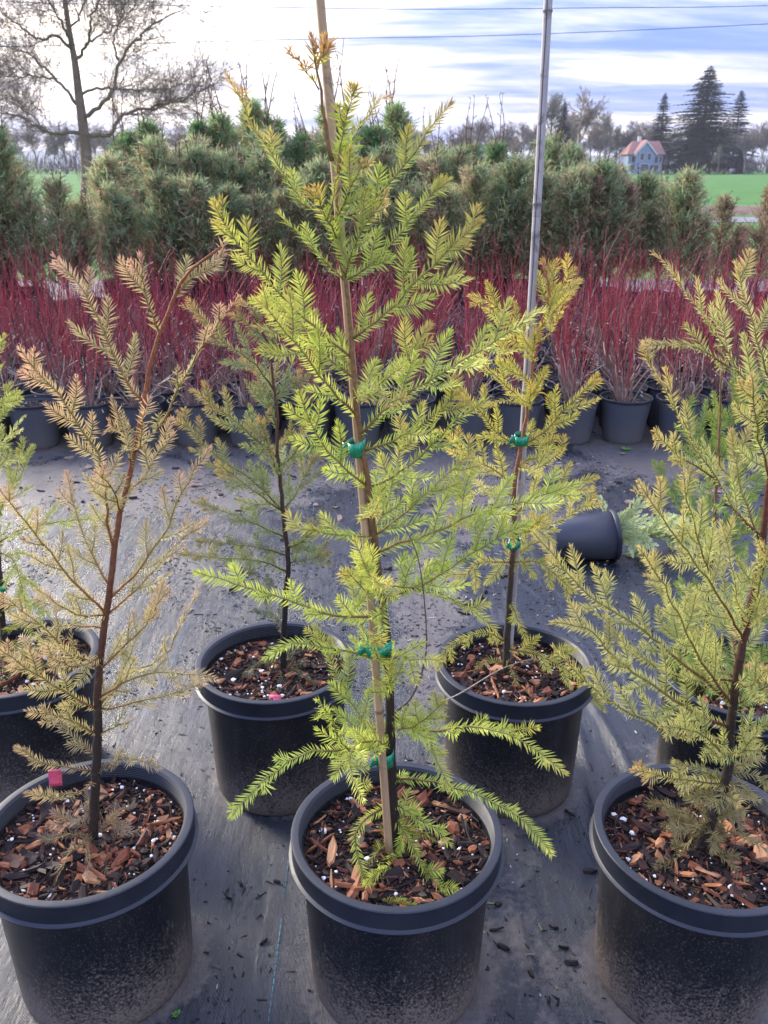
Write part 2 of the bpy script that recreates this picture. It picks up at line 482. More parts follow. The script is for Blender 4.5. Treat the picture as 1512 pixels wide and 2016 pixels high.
def ground_h(x, y):
    z = 0.013 * (vnoise(x * 2.1 + 5, y * 1.3 + 3, 1) - 0.4) + 0.007 * (vnoise(x * 7 + y * 1.5, y * 3.2, 2) - 0.4) + 0.002 * vnoise(x * 22, y * 22, 3)
    for P, h, w in fold_pts:
        d2 = np.full(x.shape, 1e9)
        for q in P: d2 = np.minimum(d2, (x - q[0]) ** 2 + (y - q[1]) ** 2)
        z = np.maximum(z, h * np.exp(-d2 / (w * w)))
    k = np.ones_like(x)
    for (cx, cy) in POTS.values():
        d = np.hypot(x - cx, y - cy); k = np.minimum(k, np.clip((d - 0.16) / 0.08, 0, 1))
    k = np.minimum(k, np.clip((ROW0 - 0.25 - y) / 0.3, 0, 1) + (y < 0))
    return np.maximum(z, -0.002) * k + 0.004

def build_fabric():
    xs = np.concatenate([np.linspace(-9, -2.1, 24)[:-1], np.linspace(-2.1, 2.1, 430), np.linspace(2.1, 9, 24)[1:]])
    ys = np.concatenate([np.linspace(-3, 0.75, 14)[:-1], np.linspace(0.75, 4.3, 400), np.linspace(4.3, 11.6, 36)[1:]])
    X, Y = np.meshgrid(xs, ys)
    Z = ground_h(X, Y)
    V = np.stack([X, Y, Z], -1).reshape(-1, 3)
    nx, ny = len(xs), len(ys)
    i = (np.arange(ny - 1)[:, None] * nx + np.arange(nx - 1)[None]).ravel()
    F = np.stack([i, i + 1, i + nx + 1, i + nx], 1)
    x, y = V[:, 0], V[:, 1]
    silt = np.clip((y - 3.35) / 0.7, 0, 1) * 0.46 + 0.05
    silt += np.clip((y - 6.5) / 1.5, 0, 1) * .8  # silt added on the far cloth to dull its glancing sky reflection
    # muddy ground right of the centre row, and by the pots' feet
    silt += 0.50 * np.exp(-(((x - 0.16) / 0.16) ** 2 + ((y - 2.45) / 0.65) ** 2))
    silt += 0.42 * np.exp(-(((x - 0.60) / 0.40) ** 2 + ((y - 3.3) / 0.45) ** 2))
    silt += 0.40 * np.exp(-(((x - 0.27) / 0.09) ** 2 + ((y - 1.15) / 0.5) ** 2))
    silt += 0.30 * np.exp(-(((x + 0.9) / 0.5) ** 2 + ((y - 3.5) / 0.25) ** 2))
    for (cx, cy) in POTS.values():
        d = np.hypot(x - cx, y - cy); silt += 0.42 * np.exp(-((d - 0.15) / 0.035) ** 2) * (0.5 + vnoise(x * 6, y * 6, 8))
    moss = np.zeros_like(x)
    for u, v, r, a in ((455, 965, .10, .6), (430, 1010, .13, .55), (400, 1080, .10, .4), (250, 905, .15, .35), (700, 900, .3, .2), (800, 1430, .05, .3), (820, 1560, .05, .3), (130, 1000, .15, .25)):
        q = on_z(u, v); moss += a * np.exp(-(((x - q[0]) / r) ** 2 + ((y - q[1]) / r) ** 2))
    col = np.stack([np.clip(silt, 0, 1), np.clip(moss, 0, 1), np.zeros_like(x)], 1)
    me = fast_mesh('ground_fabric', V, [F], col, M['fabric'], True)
    return tag(link('ground_fabric', me), 'black woven weed cloth under the nursery pots', None, None, 'structure')
fabric = build_fabric()

def mat_grass():
    m, nt, b, out = new_mat('field_grass')
    n = add_noise(nt, 0.35, 5, 0.6); n2 = add_noise(nt, 6, 4, 0.7)
    c = ramp(nt, n, [(0.3, (0.055, 0.14, 0.030)), (0.7, (0.085, 0.20, 0.042))])
    c2 = ramp(nt, n2, [(0.3, g(0.75)), (0.7, g(1.2))])
    nt.links.new(mixrgb(nt, 1.0, c, c2, 'MULTIPLY'), b.inputs['Base Color']); setp(b, rough=0.9, spec=0.15)
    return m
M['grass'] = mat_grass()
def sheet(name, x0, x1, y0, y1, z, mat, label):
    mb = MB(); mb.add([(x0, y0, z), (x1, y0, z), (x1, y1, z), (x0, y1, z)], [(0, 1, 2, 3)])
    return tag(link(name, mb.mesh(name, mat)), label, None, None, 'structure')
sheet('ground', -2500, 2500, -30, 4000, -0.012, M['grass'], 'green grass field reaching the far trees')
M['road'] = mat_plain('gravel_road', (0.19, 0.18, 0.18), 0.9, 3, 0.3)
M['bank'] = mat_plain('dead_grass_bank', (0.15, 0.10, 0.065), 0.95, 4, 0.4)
sheet('road', -200, 200, 24.5, 27.0, -0.004, M['road'], 'pale gravel track beyond the hedge row')
def bank():
    xs = np.linspace(-120, 120, 160); prof = [(28.2, -0.02), (29.2, 0.16), (30.2, 0.22), (31.4, 0.12), (32.4, -0.02)]
    V = []; 
    for x in xs:
        for k, (y, z) in enumerate(prof):
            V.append((x, y + 0.3 * math.sin(x * 0.3 + k), z * (0.7 + 0.6 * float(vnoise(np.array([x * 0.8]), np.array([k * 1.0]), 5)[0]))))
    n = len(prof); F = []
    for i in range(len(xs) - 1):
        for k in range(n - 1): F.append((i * n + k, i * n + n + k, i * n + n + k + 1, i * n + k + 1))
    mb = MB(); mb.add(V, F)
    tag(link('bank', mb.mesh('bank', M['bank'], True)), 'low brown bank of dead grass along the track', None, None, 'structure')
bank()

# ------------------------------------------------------------------ big nursery pots
def pot_meshes():
    H, R = POT_H, POT_R
    b = MB()
    b.lathe([(0.002, 0.004), (0.135, 0.004), (0.146, 0.0), (0.149, 0.004), (0.151, 0.02), (0.1555, 0.15), (0.1605, H - 0.036), (0.1610, H - 0.03),
             (0.1585, H - 0.03), (0.1565, 0.24), (0.150, 0.05), (0.145, 0.012), (0.002, 0.012)], 72)
    body = b.mesh('pot_body', M['pot'], 'edge')
    r = MB()
    prof = [(0.1612, H - 0.045), (0.1735, H - 0.0435), (0.1822, H - 0.0405), (0.1825, H - 0.0385), (0.1780, H - 0.0365), (0.1770, H - 0.0355), (0.1772, H - 0.006), (0.1778, H - 0.0022), (0.1765, H - 0.0006), (0.1745, H), (0.1650, H - 0.0004), (0.1632, H - 0.0022)]
    z = H - 0.004; rr = 0.1618
    while z > H - 0.050:           # fine ribs inside the mouth
        prof += [(rr, z), (rr - 0.0012, z - 0.0012), (rr - 0.0012, z - 0.0026), (rr, z - 0.0036)]; z -= 0.0042
    prof += [(0.1590, H - 0.055), (0.1595, H - 0.06)]
    r.lathe(prof, 72)
    rim = r.mesh('pot_rim', M['rim'], 'edge')
    return body, rim
POT_BODY, POT_RIM = pot_meshes()

def chip_mesh(rng, k, L, Wd, T):
    """irregular splintered slab"""
    n = 6
    ring = []
    for i in range(n):
        a = 2 * PI * i / n + rng.uniform(-0.25, 0.25)
        q = 1.0 / max(abs(math.cos(a)), abs(math.sin(a))) ** 0.6
        ring.append((math.cos(a) * L / 2 * q * rng.uniform(0.7, 1.05), math.sin(a) * Wd / 2 * q * rng.uniform(0.7, 1.05)))
    v = [(x, y, -T / 2 + rng.uniform(-.15, .15) * T + 0.06 * L * (x / L) ** 2 * 4 * rng.uniform(.5, 1)) for x, y in ring]
    v += [(x * 0.85, y * 0.8, T / 2 + rng.uniform(-.3, .3) * T + 0.06 * L * (x / L) ** 2 * 4) for x, y in ring]
    f = [tuple(range(n))[::-1]] + [(n + i, n + (i + 1) % n, n + (i + 2) % n) for i in ()]
    v.append((0, 0, T / 2 + rng.uniform(0, .4) * T)); c = len(v) - 1
    f += [(n + i, n + (i + 1) % n, c) for i in range(n)]
    f += [(i, (i + 1) % n, n + (i + 1) % n, n + i) for i in range(n)]
    mb = MB(); mb.add(v, f); return mb.mesh('bark_chip', M['chip'])
_r = random.Random(4)
CHIPS = [chip_mesh(_r, i, L, W, T) for i, (L, W, T) in enumerate([(.036, .011, .0026), (.044, .009, .0026), (.026, .015, .0032), (.022, .012, .0028), (.052, .006, .0024),
         (.020, .009, .0030), (.030, .018, .0034), (.046, .014, .0032), (.015, .011, .0036), (.064, .005, .0020), (.030, .006, .0024), (.018, .005, .0024)])]

SOIL_Z = POT_H - 0.047
def soil_h(x, y, seed):
    r = np.hypot(x, y)
    return SOIL_Z + 0.010 * np.exp(-(r / 0.06) ** 2) + 0.008 * (vnoise(x * 26 + 50, y * 26 + 50, seed) - 0.5) + 0.006 * (r / 0.16) ** 2

def make_pot(key, label, nchips, seed, rz):
    cx, cy = POTS[key]
    rng = random.Random(seed); nr = np.random.default_rng(seed)
    root = empty('nursery_pot', (cx, cy, 0.0045), rz)
    tag(root, label, 'pot', 'large black nursery pots holding young conifers')
    link('body', POT_BODY, root); link('rim', POT_RIM, root)
    rs = np.linspace(0.0, 0.1585, 16); n = 60; mb = MB(); V = []; 
    for r in rs:
        for j in range(n):
            a = 2 * PI * j / n; x, y = r * math.cos(a), r * math.sin(a); V.append((x, y, 0))
    V = np.array(V); V[:, 2] = soil_h(V[:, 0], V[:, 1], seed)
    F = [(i * n + j, i * n + (j + 1) % n, (i + 1) * n + (j + 1) % n, (i + 1) * n + j) for i in range(15) for j in range(n)]
    mb.add(V, F)
    soil = link('potting_mix', mb.mesh('potting_mix', M['soil'], True), root)
    for i in range(nchips):
        r = 0.153 * math.sqrt(rng.random()); a = rng.uniform(0, 2 * PI)
        x, y = r * math.cos(a), r * math.sin(a)
        me = CHIPS[rng.randrange(len(CHIPS))]
        s = rng.uniform(0.5, 1.5) * (1.45 if rng.random() < .13 else 1)
        if r > 0.135: s *= 0.65
        z = float(soil_h(np.array([x]), np.array([y]), seed)[0]) + 0.003 + rng.random() * 0.006
        link('bark_chip', me, soil, (x, y, z), (rng.gauss(0, .42), rng.gauss(0, .30), rng.uniform(0, 2 * PI)), s)
    # finer chips: one mesh
    k = 1700; r = 0.157 * np.sqrt(nr.random(k)); a = nr.uniform(0, 2 * PI, k)
    x, y = r * np.cos(a), r * np.sin(a); z = soil_h(x, y, seed) + nr.uniform(0.001, 0.005, k)
    d = np.stack([nr.normal(size=k), nr.normal(size=k), nr.normal(size=k) * 0.35], 1); d /= np.linalg.norm(d, axis=1)[:, None]
    ln = nr.uniform(0.002, 0.009, k); c = np.stack([x, y, z], 1)
    V2, F2 = segs(c - d * ln[:, None], c + d * ln[:, None], nr.uniform(.0008, .0028, k), nr.uniform(.0004, .0018, k), 4)
    pal = np.array([(0.015, .009, .007), (0.024, .013, .010), (.06, .024, .015), (.14, .052, .026), (.27, .12, .055), (.46, .28, .15)])
    col = pal[nr.choice(6, k, p=[.28, .24, .2, .15, .09, .04])]
    o = link('bark_fines', fast_mesh('bark_fines', V2, [F2], np.repeat(col, 8, 0), M['fines']), soil); tag(o, kind='stuff')
    # perlite
    pm = MB(); ico = [(0, 0, 1), (.9, 0, .45), (.28, .85, .45), (-.72, .53, .45), (-.72, -.53, .45), (.28, -.85, .45), (.72, .53, -.45), (-.28, .85, -.45), (-.9, 0, -.45), (-.28, -.85, -.45), (.72, -.53, -.45), (0, 0, -1)]
    icf = [(0,1,2),(0,2,3),(0,3,4),(0,4,5),(0,5,1),(1,6,2),(2,7,3),(3,8,4),(4,9,5),(5,10,1),(2,6,7),(3,7,8),(4,8,9),(5,9,10),(1,10,6),(6,11,7),(7,11,8),(8,11,9),(9,11,10),(10,11,6)]
    for i in range(rng.randint(60, 85)):
        r_ = 0.152 * math.sqrt(rng.random()); a_ = rng.uniform(0, 2 * PI); px, py = r_ * math.cos(a_), r_ * math.sin(a_)
        sz = min(0.0062, 0.0013 + rng.expovariate(1 / 0.0014))
        zz = float(soil_h(np.array([px]), np.array([py]), seed)[0]) + 0.006 + sz * 0.3
        pm.add([(px + sz * vx * rng.uniform(.5, 1.4), py + sz * vy * rng.uniform(.5, 1.4), zz + sz * vz * rng.uniform(.4, .9)) for vx, vy, vz in ico], icf)
    o = link('perlite', pm.mesh('perlite', M['perlite']), soil); tag(o, kind='stuff')
    return root
make_pot('P1', 'large black nursery pot holding the tallest cane-staked sapling with green ties, wood chips inside', 290, 11, 0.0)
make_pot('P2', 'large black nursery pot with a pink-red tag stuck inside its rim', 290, 12, 1.1)
make_pot('P3', 'large black nursery pot holding the bushy sapling with a thick brown tuft at its foot', 280, 13, 2.3)
make_pot('P4', 'large black nursery pot of the dark green sapling, pink label in its mix', 230, 14, 3.0)
make_pot('P5', 'large black nursery pot with a pale dry stalk lying across its rim', 230, 15, 4.0)
make_pot('P6', 'large black nursery pot of the yellow-green sapling standing behind the orange-tipped sapling', 150, 16, 5.0)
make_pot('P7', 'large black nursery pot of the bright green sapling standing behind the bushy sapling', 150, 17, 0.6)

# ------------------------------------------------------------------ saplings
VIEWN = unit((0.0, -0.72, 0.70))

def needles_on(acc, pts, side_n, nl, width, spacing, colf, rng, a0=62, a1=24, base_skip=0.0, short_tip=0.45, droop=0.0):
    """two-ranked flat needles along a polyline; acc collects arrays"""
    seg = np.linalg.norm(np.diff(pts, axis=0), axis=1); L = seg.sum()
    cum = np.concatenate([[0], np.cumsum(seg)])
    s = np.arange(base_skip * L + spacing * 0.5, L, spacing)
    if len(s) == 0: return
    s = s + rng.uniform(-.25, .25, len(s)) * spacing
    s = np.clip(s, 0, L)
    P = np.stack([np.interp(s, cum, pts[:, i]) for i in range(3)], 1)
    T = np.gradient(pts, axis=0); T = np.stack([np.interp(s, cum, T[:, i]) for i in range(3)], 1); T /= np.linalg.norm(T, axis=1)[:, None]
    t = s / L
    for sd in (-1, 1):
        m = rng.random(len(s)) > 0.03
        p, tt, tv = P[m], t[m], T[m]
        k = len(p)
        N = np.broadcast_to(side_n, (k, 3)) + rng.normal(0, 0.09, (k, 3))
        S = np.cross(tv, N); S /= np.linalg.norm(S, axis=1)[:, None] + 1e-9
        N = np.cross(S, tv)
        ang = np.radians(a0 + (a1 - a0) * tt ** 1.6 + rng.normal(0, 6, k))
        up = rng.normal(0.14, 0.13, k)
        D = tv * np.cos(ang)[:, None] + S * (sd * np.sin(ang))[:, None] + N * up[:, None]
        D[:, 2] -= droop
        D /= np.linalg.norm(D, axis=1)[:, None]
        ln = nl * np.minimum(1, 0.62 + 1.3 * tt) * (1 - (1 - short_tip) * np.clip((tt - 0.55) / 0.45, 0, 1) ** 1.5) * rng.uniform(0.78, 1.15, k)
        acc.append((p, D, N, ln, np.full(k, width) * rng.uniform(.8, 1.15, k), colf(tt, k)))
    # tip rosette
    k = 4
    D = T[-1] + rng.normal(0, 0.33, (k, 3)); D /= np.linalg.norm(D, axis=1)[:, None]
    acc.append((np.repeat(pts[-1:], k, 0), D, np.tile(side_n, (k, 1)), nl * rng.uniform(.35, .6, k), np.full(k, width * .9), colf(np.ones(k), k)))

def needle_mesh(acc, mat):
    P = np.concatenate([a[0] for a in acc]); D = np.concatenate([a[1] for a in acc]); N = np.concatenate([a[2] for a in acc])
    L = np.concatenate([a[3] for a in acc])[:, None]; W = np.concatenate([a[4] for a in acc])[:, None]; Cc = np.concatenate([a[5] for a in acc])
    S = np.cross(D, N); S /= np.linalg.norm(S, axis=1)[:, None] + 1e-9; N = np.cross(S, D)
    k = len(P)
    rs = np.random.default_rng(k)
    bend = rs.normal(-0.08, 0.10, (k, 1))
    v = np.empty((k, 6, 3))
    v[:, 0] = P - S * W * 0.26; v[:, 1] = P + S * W * 0.26
    mid = P + D * L * 0.42 + N * (bend * L * 0.18)
    v[:, 2] = mid - S * W * 0.5 + N * W * 0.10; v[:, 3] = mid + S * W * 0.5 + N * W * 0.10
    v[:, 4] = P + D * L * 0.46 + N * (bend * L * 0.18) - N * W * 0.08
    v[:, 5] = P + D * L + N * (bend * L)
    b = np.arange(k) * 6
    F4 = np.concatenate([np.stack([b, b + 4, b + 2], 1), np.stack([b, b + 1, b + 4], 1), np.stack([b + 1, b + 3, b + 4], 1), np.stack([b + 2, b + 4, b + 5], 1), np.stack([b + 4, b + 3, b + 5], 1)])
    col = np.repeat(Cc, 6, 0); col = col.reshape(k, 6, 3)
    col[:, 5] *= 1.06; col[:, 0:2] *= 0.9
    return fast_mesh('needles', v.reshape(-1, 3), [F4], col.reshape(-1, 3), mat)

def palette(base, light, tip, tip_amt, dull=None, dull_z=0.0):
    base, light, tip = np.array(base), np.array(light), np.array(tip)
    dl = np.array(dull) if dull is not None else None
    def f(t, k, rng, bt, z, lightness, tipk):
        """t along the twig, bt along the branch, z height 0..1"""
        w = np.clip(lightness + 0.35 * (t - 0.4) + rng.normal(0, 0.16, k), 0, 1)[:, None]
        c = base * (1 - w) + light * w
        o = np.clip(tip_amt * tipk * (0.25 + 0.75 * np.clip(z, 0, 1)) * (0.15 + 0.85 * np.clip((bt - 0.45) / 0.5, 0, 1)) * (0.45 + 0.7 * t) + rng.normal(0, 0.07, k), 0, 0.95)[:, None]
        c = c * (1 - o) + tip * o
        if dl is not None and z < dull_z:
            q = np.clip((dull_z - z) / dull_z * 1.25 + rng.normal(0, .12, k), 0, 1)[:, None]; c = c * (1 - q) + dl * q
        return c * (1 + rng.normal(0, 0.10, (k, 1)))
    return f

def make_sapling(label, cat, Y0, trunk, r0, r1, branches, pal, seed, barkcol, nl=0.0205, nw=0.0023, spacing=0.0031, twig=0.062, twig_gap=0.030, auto=0, base_xy=None, group=None, auto_z=(0.12, 0.85), tuft=0, tuft_col=None, tuft_h=.07, light_add=0.0, slim=0.0):
    rng = np.random.default_rng(seed)
    tp = np.array([at_y(u, v, Y0) for u, v in trunk])
    if base_xy is not None:
        tp = np.vstack([[base_xy[0], base_xy[1], SOIL_Z - 0.01], tp])
    TP = catmull(tp, 44)
    z0, z1 = TP[0, 2], TP[:, 2].max()
    root = empty('sapling', (TP[0, 0], TP[0, 1], TP[0, 2]))
    O = TP[0].copy()
    tag(root, label, cat, group)
    tcum = np.linspace(0, 1, len(TP))
    rad = r0 + (r1 - r0) * tcum ** 0.8
    mb = MB()
    lo, hi = np.array(barkcol[0]), np.array(barkcol[1])
    w = np.clip((tcum - 0.25) / 0.5, 0, 1)[:, None]
    wob = TP + rng.normal(0, 0.0006, TP.shape)
    mb.tube(wob - O, rad, 8, lo * (1 - w) + hi * w)
    link('trunk', mb.mesh('trunk', M['bark'], True), root)
    def trunk_y(z): return TP[np.argmin(np.abs(TP[:, 2] - z))]
    allb = []
    for bi, b in enumerate(branches):
        pts = b['p']; n = len(pts)
        dy = b.get('d', None)
        base = at_y(*pts[0], Y0); root_pt = trunk_y(base[2])
        Ln = abs(pts[0][0] - pts[-1][0]) + abs(pts[0][1] - pts[-1][1])
        if dy is None: dy = rng.uniform(-1, 1) * 0.28 * Ln / FPX * Y0
        s = np.linspace(0, 1, n)
        P = np.array([at_y(u, v, Y0 + dy * (k ** 1.1)) for (u, v), k in zip(pts, s)])
        if b.get('attach', True): P = np.vstack([root_pt, P[1:] if np.linalg.norm(P[0] - root_pt) < 0.05 else P])
        allb.append((P, b))
    for a in range(auto):
        z = z0 + (z1 - z0) * rng.uniform(*auto_z); q = trunk_y(z)
        az = rng.choice([-1, 1]) * PI / 2 + rng.uniform(-0.75, 0.75)
        L = 0.24 * (1 - 0.75 * (z - z0) / (z1 - z0)) * rng.uniform(.6, 1.1) + 0.04
        if math.sin(az) < 0: L *= 0.7
        d = np.array((math.cos(az), math.sin(az), rng.uniform(.35, .9)))
        d = unit(d); P = np.array([q, q + d * L * .5 + (0, 0, -.008), q + d * L + np.array((0, 0, .02))])
        allb.append((P, dict(tw=twig * 0.85)))
    for tI in range(tuft):
        z = z0 + 0.008 + tuft_h * rng.random() ** 1.4; q = trunk_y(z)
        az = rng.uniform(0, 2 * PI); L = rng.uniform(.035, .12) * (1.1 - .45 * (z - z0) / max(tuft_h, .01))
        d = unit((math.cos(az), math.sin(az), rng.uniform(.1, .6)))
        P = np.array([q, q + d * L * .55, q + d * L + np.array((0, 0, -L * rng.uniform(.15, .45)))])
        zmin = SOIL_Z + 0.012; P[:, 2] = np.maximum(P[:, 2], zmin)
        allb.append((P, dict(tw=0.03, dull=True, skip=.35, light=.45 + rng.normal(0, .2), roll=.6)))
    for P, b in allb:
        L = np.linalg.norm(np.diff(P, axis=0), axis=1).sum()
        n = max(8, int(L / 0.018))
        Q = catmull(P, n)
        Q[1:-1] += rng.normal(0, 0.0012, (n - 2, 3))
        t = np.linspace(0, 1, n)
        zf = lambda z: (z - z0) / (z1 - z0)
        br = b.get('r', 0.0009 + 0.0042 * min(L, 0.5))
        bm = MB()
        green = np.array((0.26, 0.25, 0.06)); zz = zf(Q[:, 2].mean())
        stemc = lo * (1 - min(1, .35 + zz * 1.5)) + hi * min(1, .35 + zz * 1.5)
        wv = np.clip((t - 0.08) / 0.45, 0, 1)[:, None] * (0.15 if b.get('brown') else 0.8)
        bm.tube(Q - O, br * (1 - 0.72 * t), 6, stemc * (1 - wv) + green * wv)
        acc = []
        N0 = unit(VIEWN + rng.normal(0, b.get('roll', 0.28), 3))
        lightness = b.get('light', 0.45 + light_add) + rng.normal(0, 0.10)
        tipk = b.get('tip', 1.0)
        dull = b.get('dull', False); tdull = rng.uniform(.35, 1.0); tval = rng.uniform(.65, 1.45)
        def colf_factory(bt, z):
            def cf(tt, k):
                c = pal(tt, k, rng, bt, z, lightness, tipk)
                if dull and tuft_col is not None:
                    q = np.clip(tdull + rng.normal(0, .2, (k, 1)), 0, 1); c = c * (1 - q) + np.array(tuft_col) * q * tval
                return c
            return cf
        bare = b.get('bare', 0.06)
        # needles on the branch itself
        nseg = 5
        for si in range(nseg):
            i0, i1 = int(si * (n - 1) / nseg), int((si + 1) * (n - 1) / nseg) + 1
            if (si + 1) / nseg <= bare: continue
            sub = Q[i0:i1]
            if len(sub) < 2: continue
            last = si == nseg - 1
            needles_on(acc, catmull(sub, 6), N0, nl * (0.80 if not last else 0.92), nw, spacing * (1.35 if not last else 1.0), colf_factory((si + .6) / nseg, zf(sub[:, 2].mean())), rng, a0=52, a1=26 if last else 46, short_tip=0.5 if last else 1.0)
        # side twigs
        tw = b.get('tw', twig); gap = b.get('gap', twig_gap)
        ss = np.arange(max(bare, 0.10) * L + 0.012, L * 0.95, gap); sgn = 1 if rng.random() < .5 else -1
        cum = np.concatenate([[0], np.cumsum(np.linalg.norm(np.diff(Q, axis=0), axis=1))])
        for s_ in ss:
            sgn = -sgn
            if rng.random() < b.get('skip', 0.14): continue
            s_ = min(L * .97, max(0, s_ + rng.normal(0, gap * .25)))
            q = np.array([np.interp(s_, cum, Q[:, i]) for i in range(3)])
            i = min(n - 2, np.searchsorted(cum, s_)); T = unit(Q[min(i + 1, n - 1)] - Q[max(i - 1, 0)])
            S = unit(np.cross(T, N0)) * sgn
            bt = s_ / L
            tl = tw * (0.55 + 0.75 * math.sin(PI * min(1, bt * 1.0 + .12)) ** 0.8 * (1 - 0.35 * bt)) * rng.uniform(.6, 1.15)
            tl *= 1 - slim * max(0.0, (zf(q[2]) - .5) / .5)
            a = math.radians(rng.uniform(38, 56))
            d0 = T * math.cos(a) + S * math.sin(a) + N0 * rng.normal(0.05, 0.14)
            d0 = unit(d0 + np.array((0, 0, b.get('lift', 0.22))))
            d1 = unit(d0 + T * 0.35 + np.array((0, 0, b.get('lift', 0.22) * 0.5)))
            tpnts = catmull(np.array([q, q + d0 * tl * .5, q + d0 * tl * .5 + d1 * tl * .5]), 7)
            if dull: tpnts[:, 2] = np.maximum(tpnts[:, 2], SOIL_Z + 0.008)
            bm.tube(tpnts - O, np.linspace(0.0011, 0.0005, 7), 4, green * 0.9 + stemc * 0.1, cap=False)
            zt = zf(q[2])
            Nt = unit(N0 + rng.normal(0, 0.18, 3))
            needles_on(acc, tpnts, Nt, nl * rng.uniform(.85, 1.08), nw, spacing, colf_factory(min(1, bt + .15), zt), rng)
            if tl > 0.06 and rng.random() < 0.5:           # a fork on the longest twigs
                sb = tpnts[2]; d2 = unit(d0 + unit(np.cross(d0, Nt)) * rng.choice([-1, 1]) * 0.9)
                fp = catmull(np.array([sb, sb + d2 * tl * .28, sb + unit(d2 + d1) * tl * .5]), 5)
                bm.tube(fp - O, np.linspace(0.0009, 0.0004, 5), 4, green, cap=False)
                needles_on(acc, fp, Nt, nl * .85, nw, spacing, colf_factory(min(1, bt + .1), zt), rng)
        bo = link('branch', bm.mesh('branch', M['bark'], True), root)
        acc = [(a[0] - O,) + a[1:] for a in acc]
        no = link('needles', needle_mesh(acc, M['needle']), bo)
        tag(no, kind='stuff')
    return root

def B(*p, **k):
    k['p'] = list(p); return k

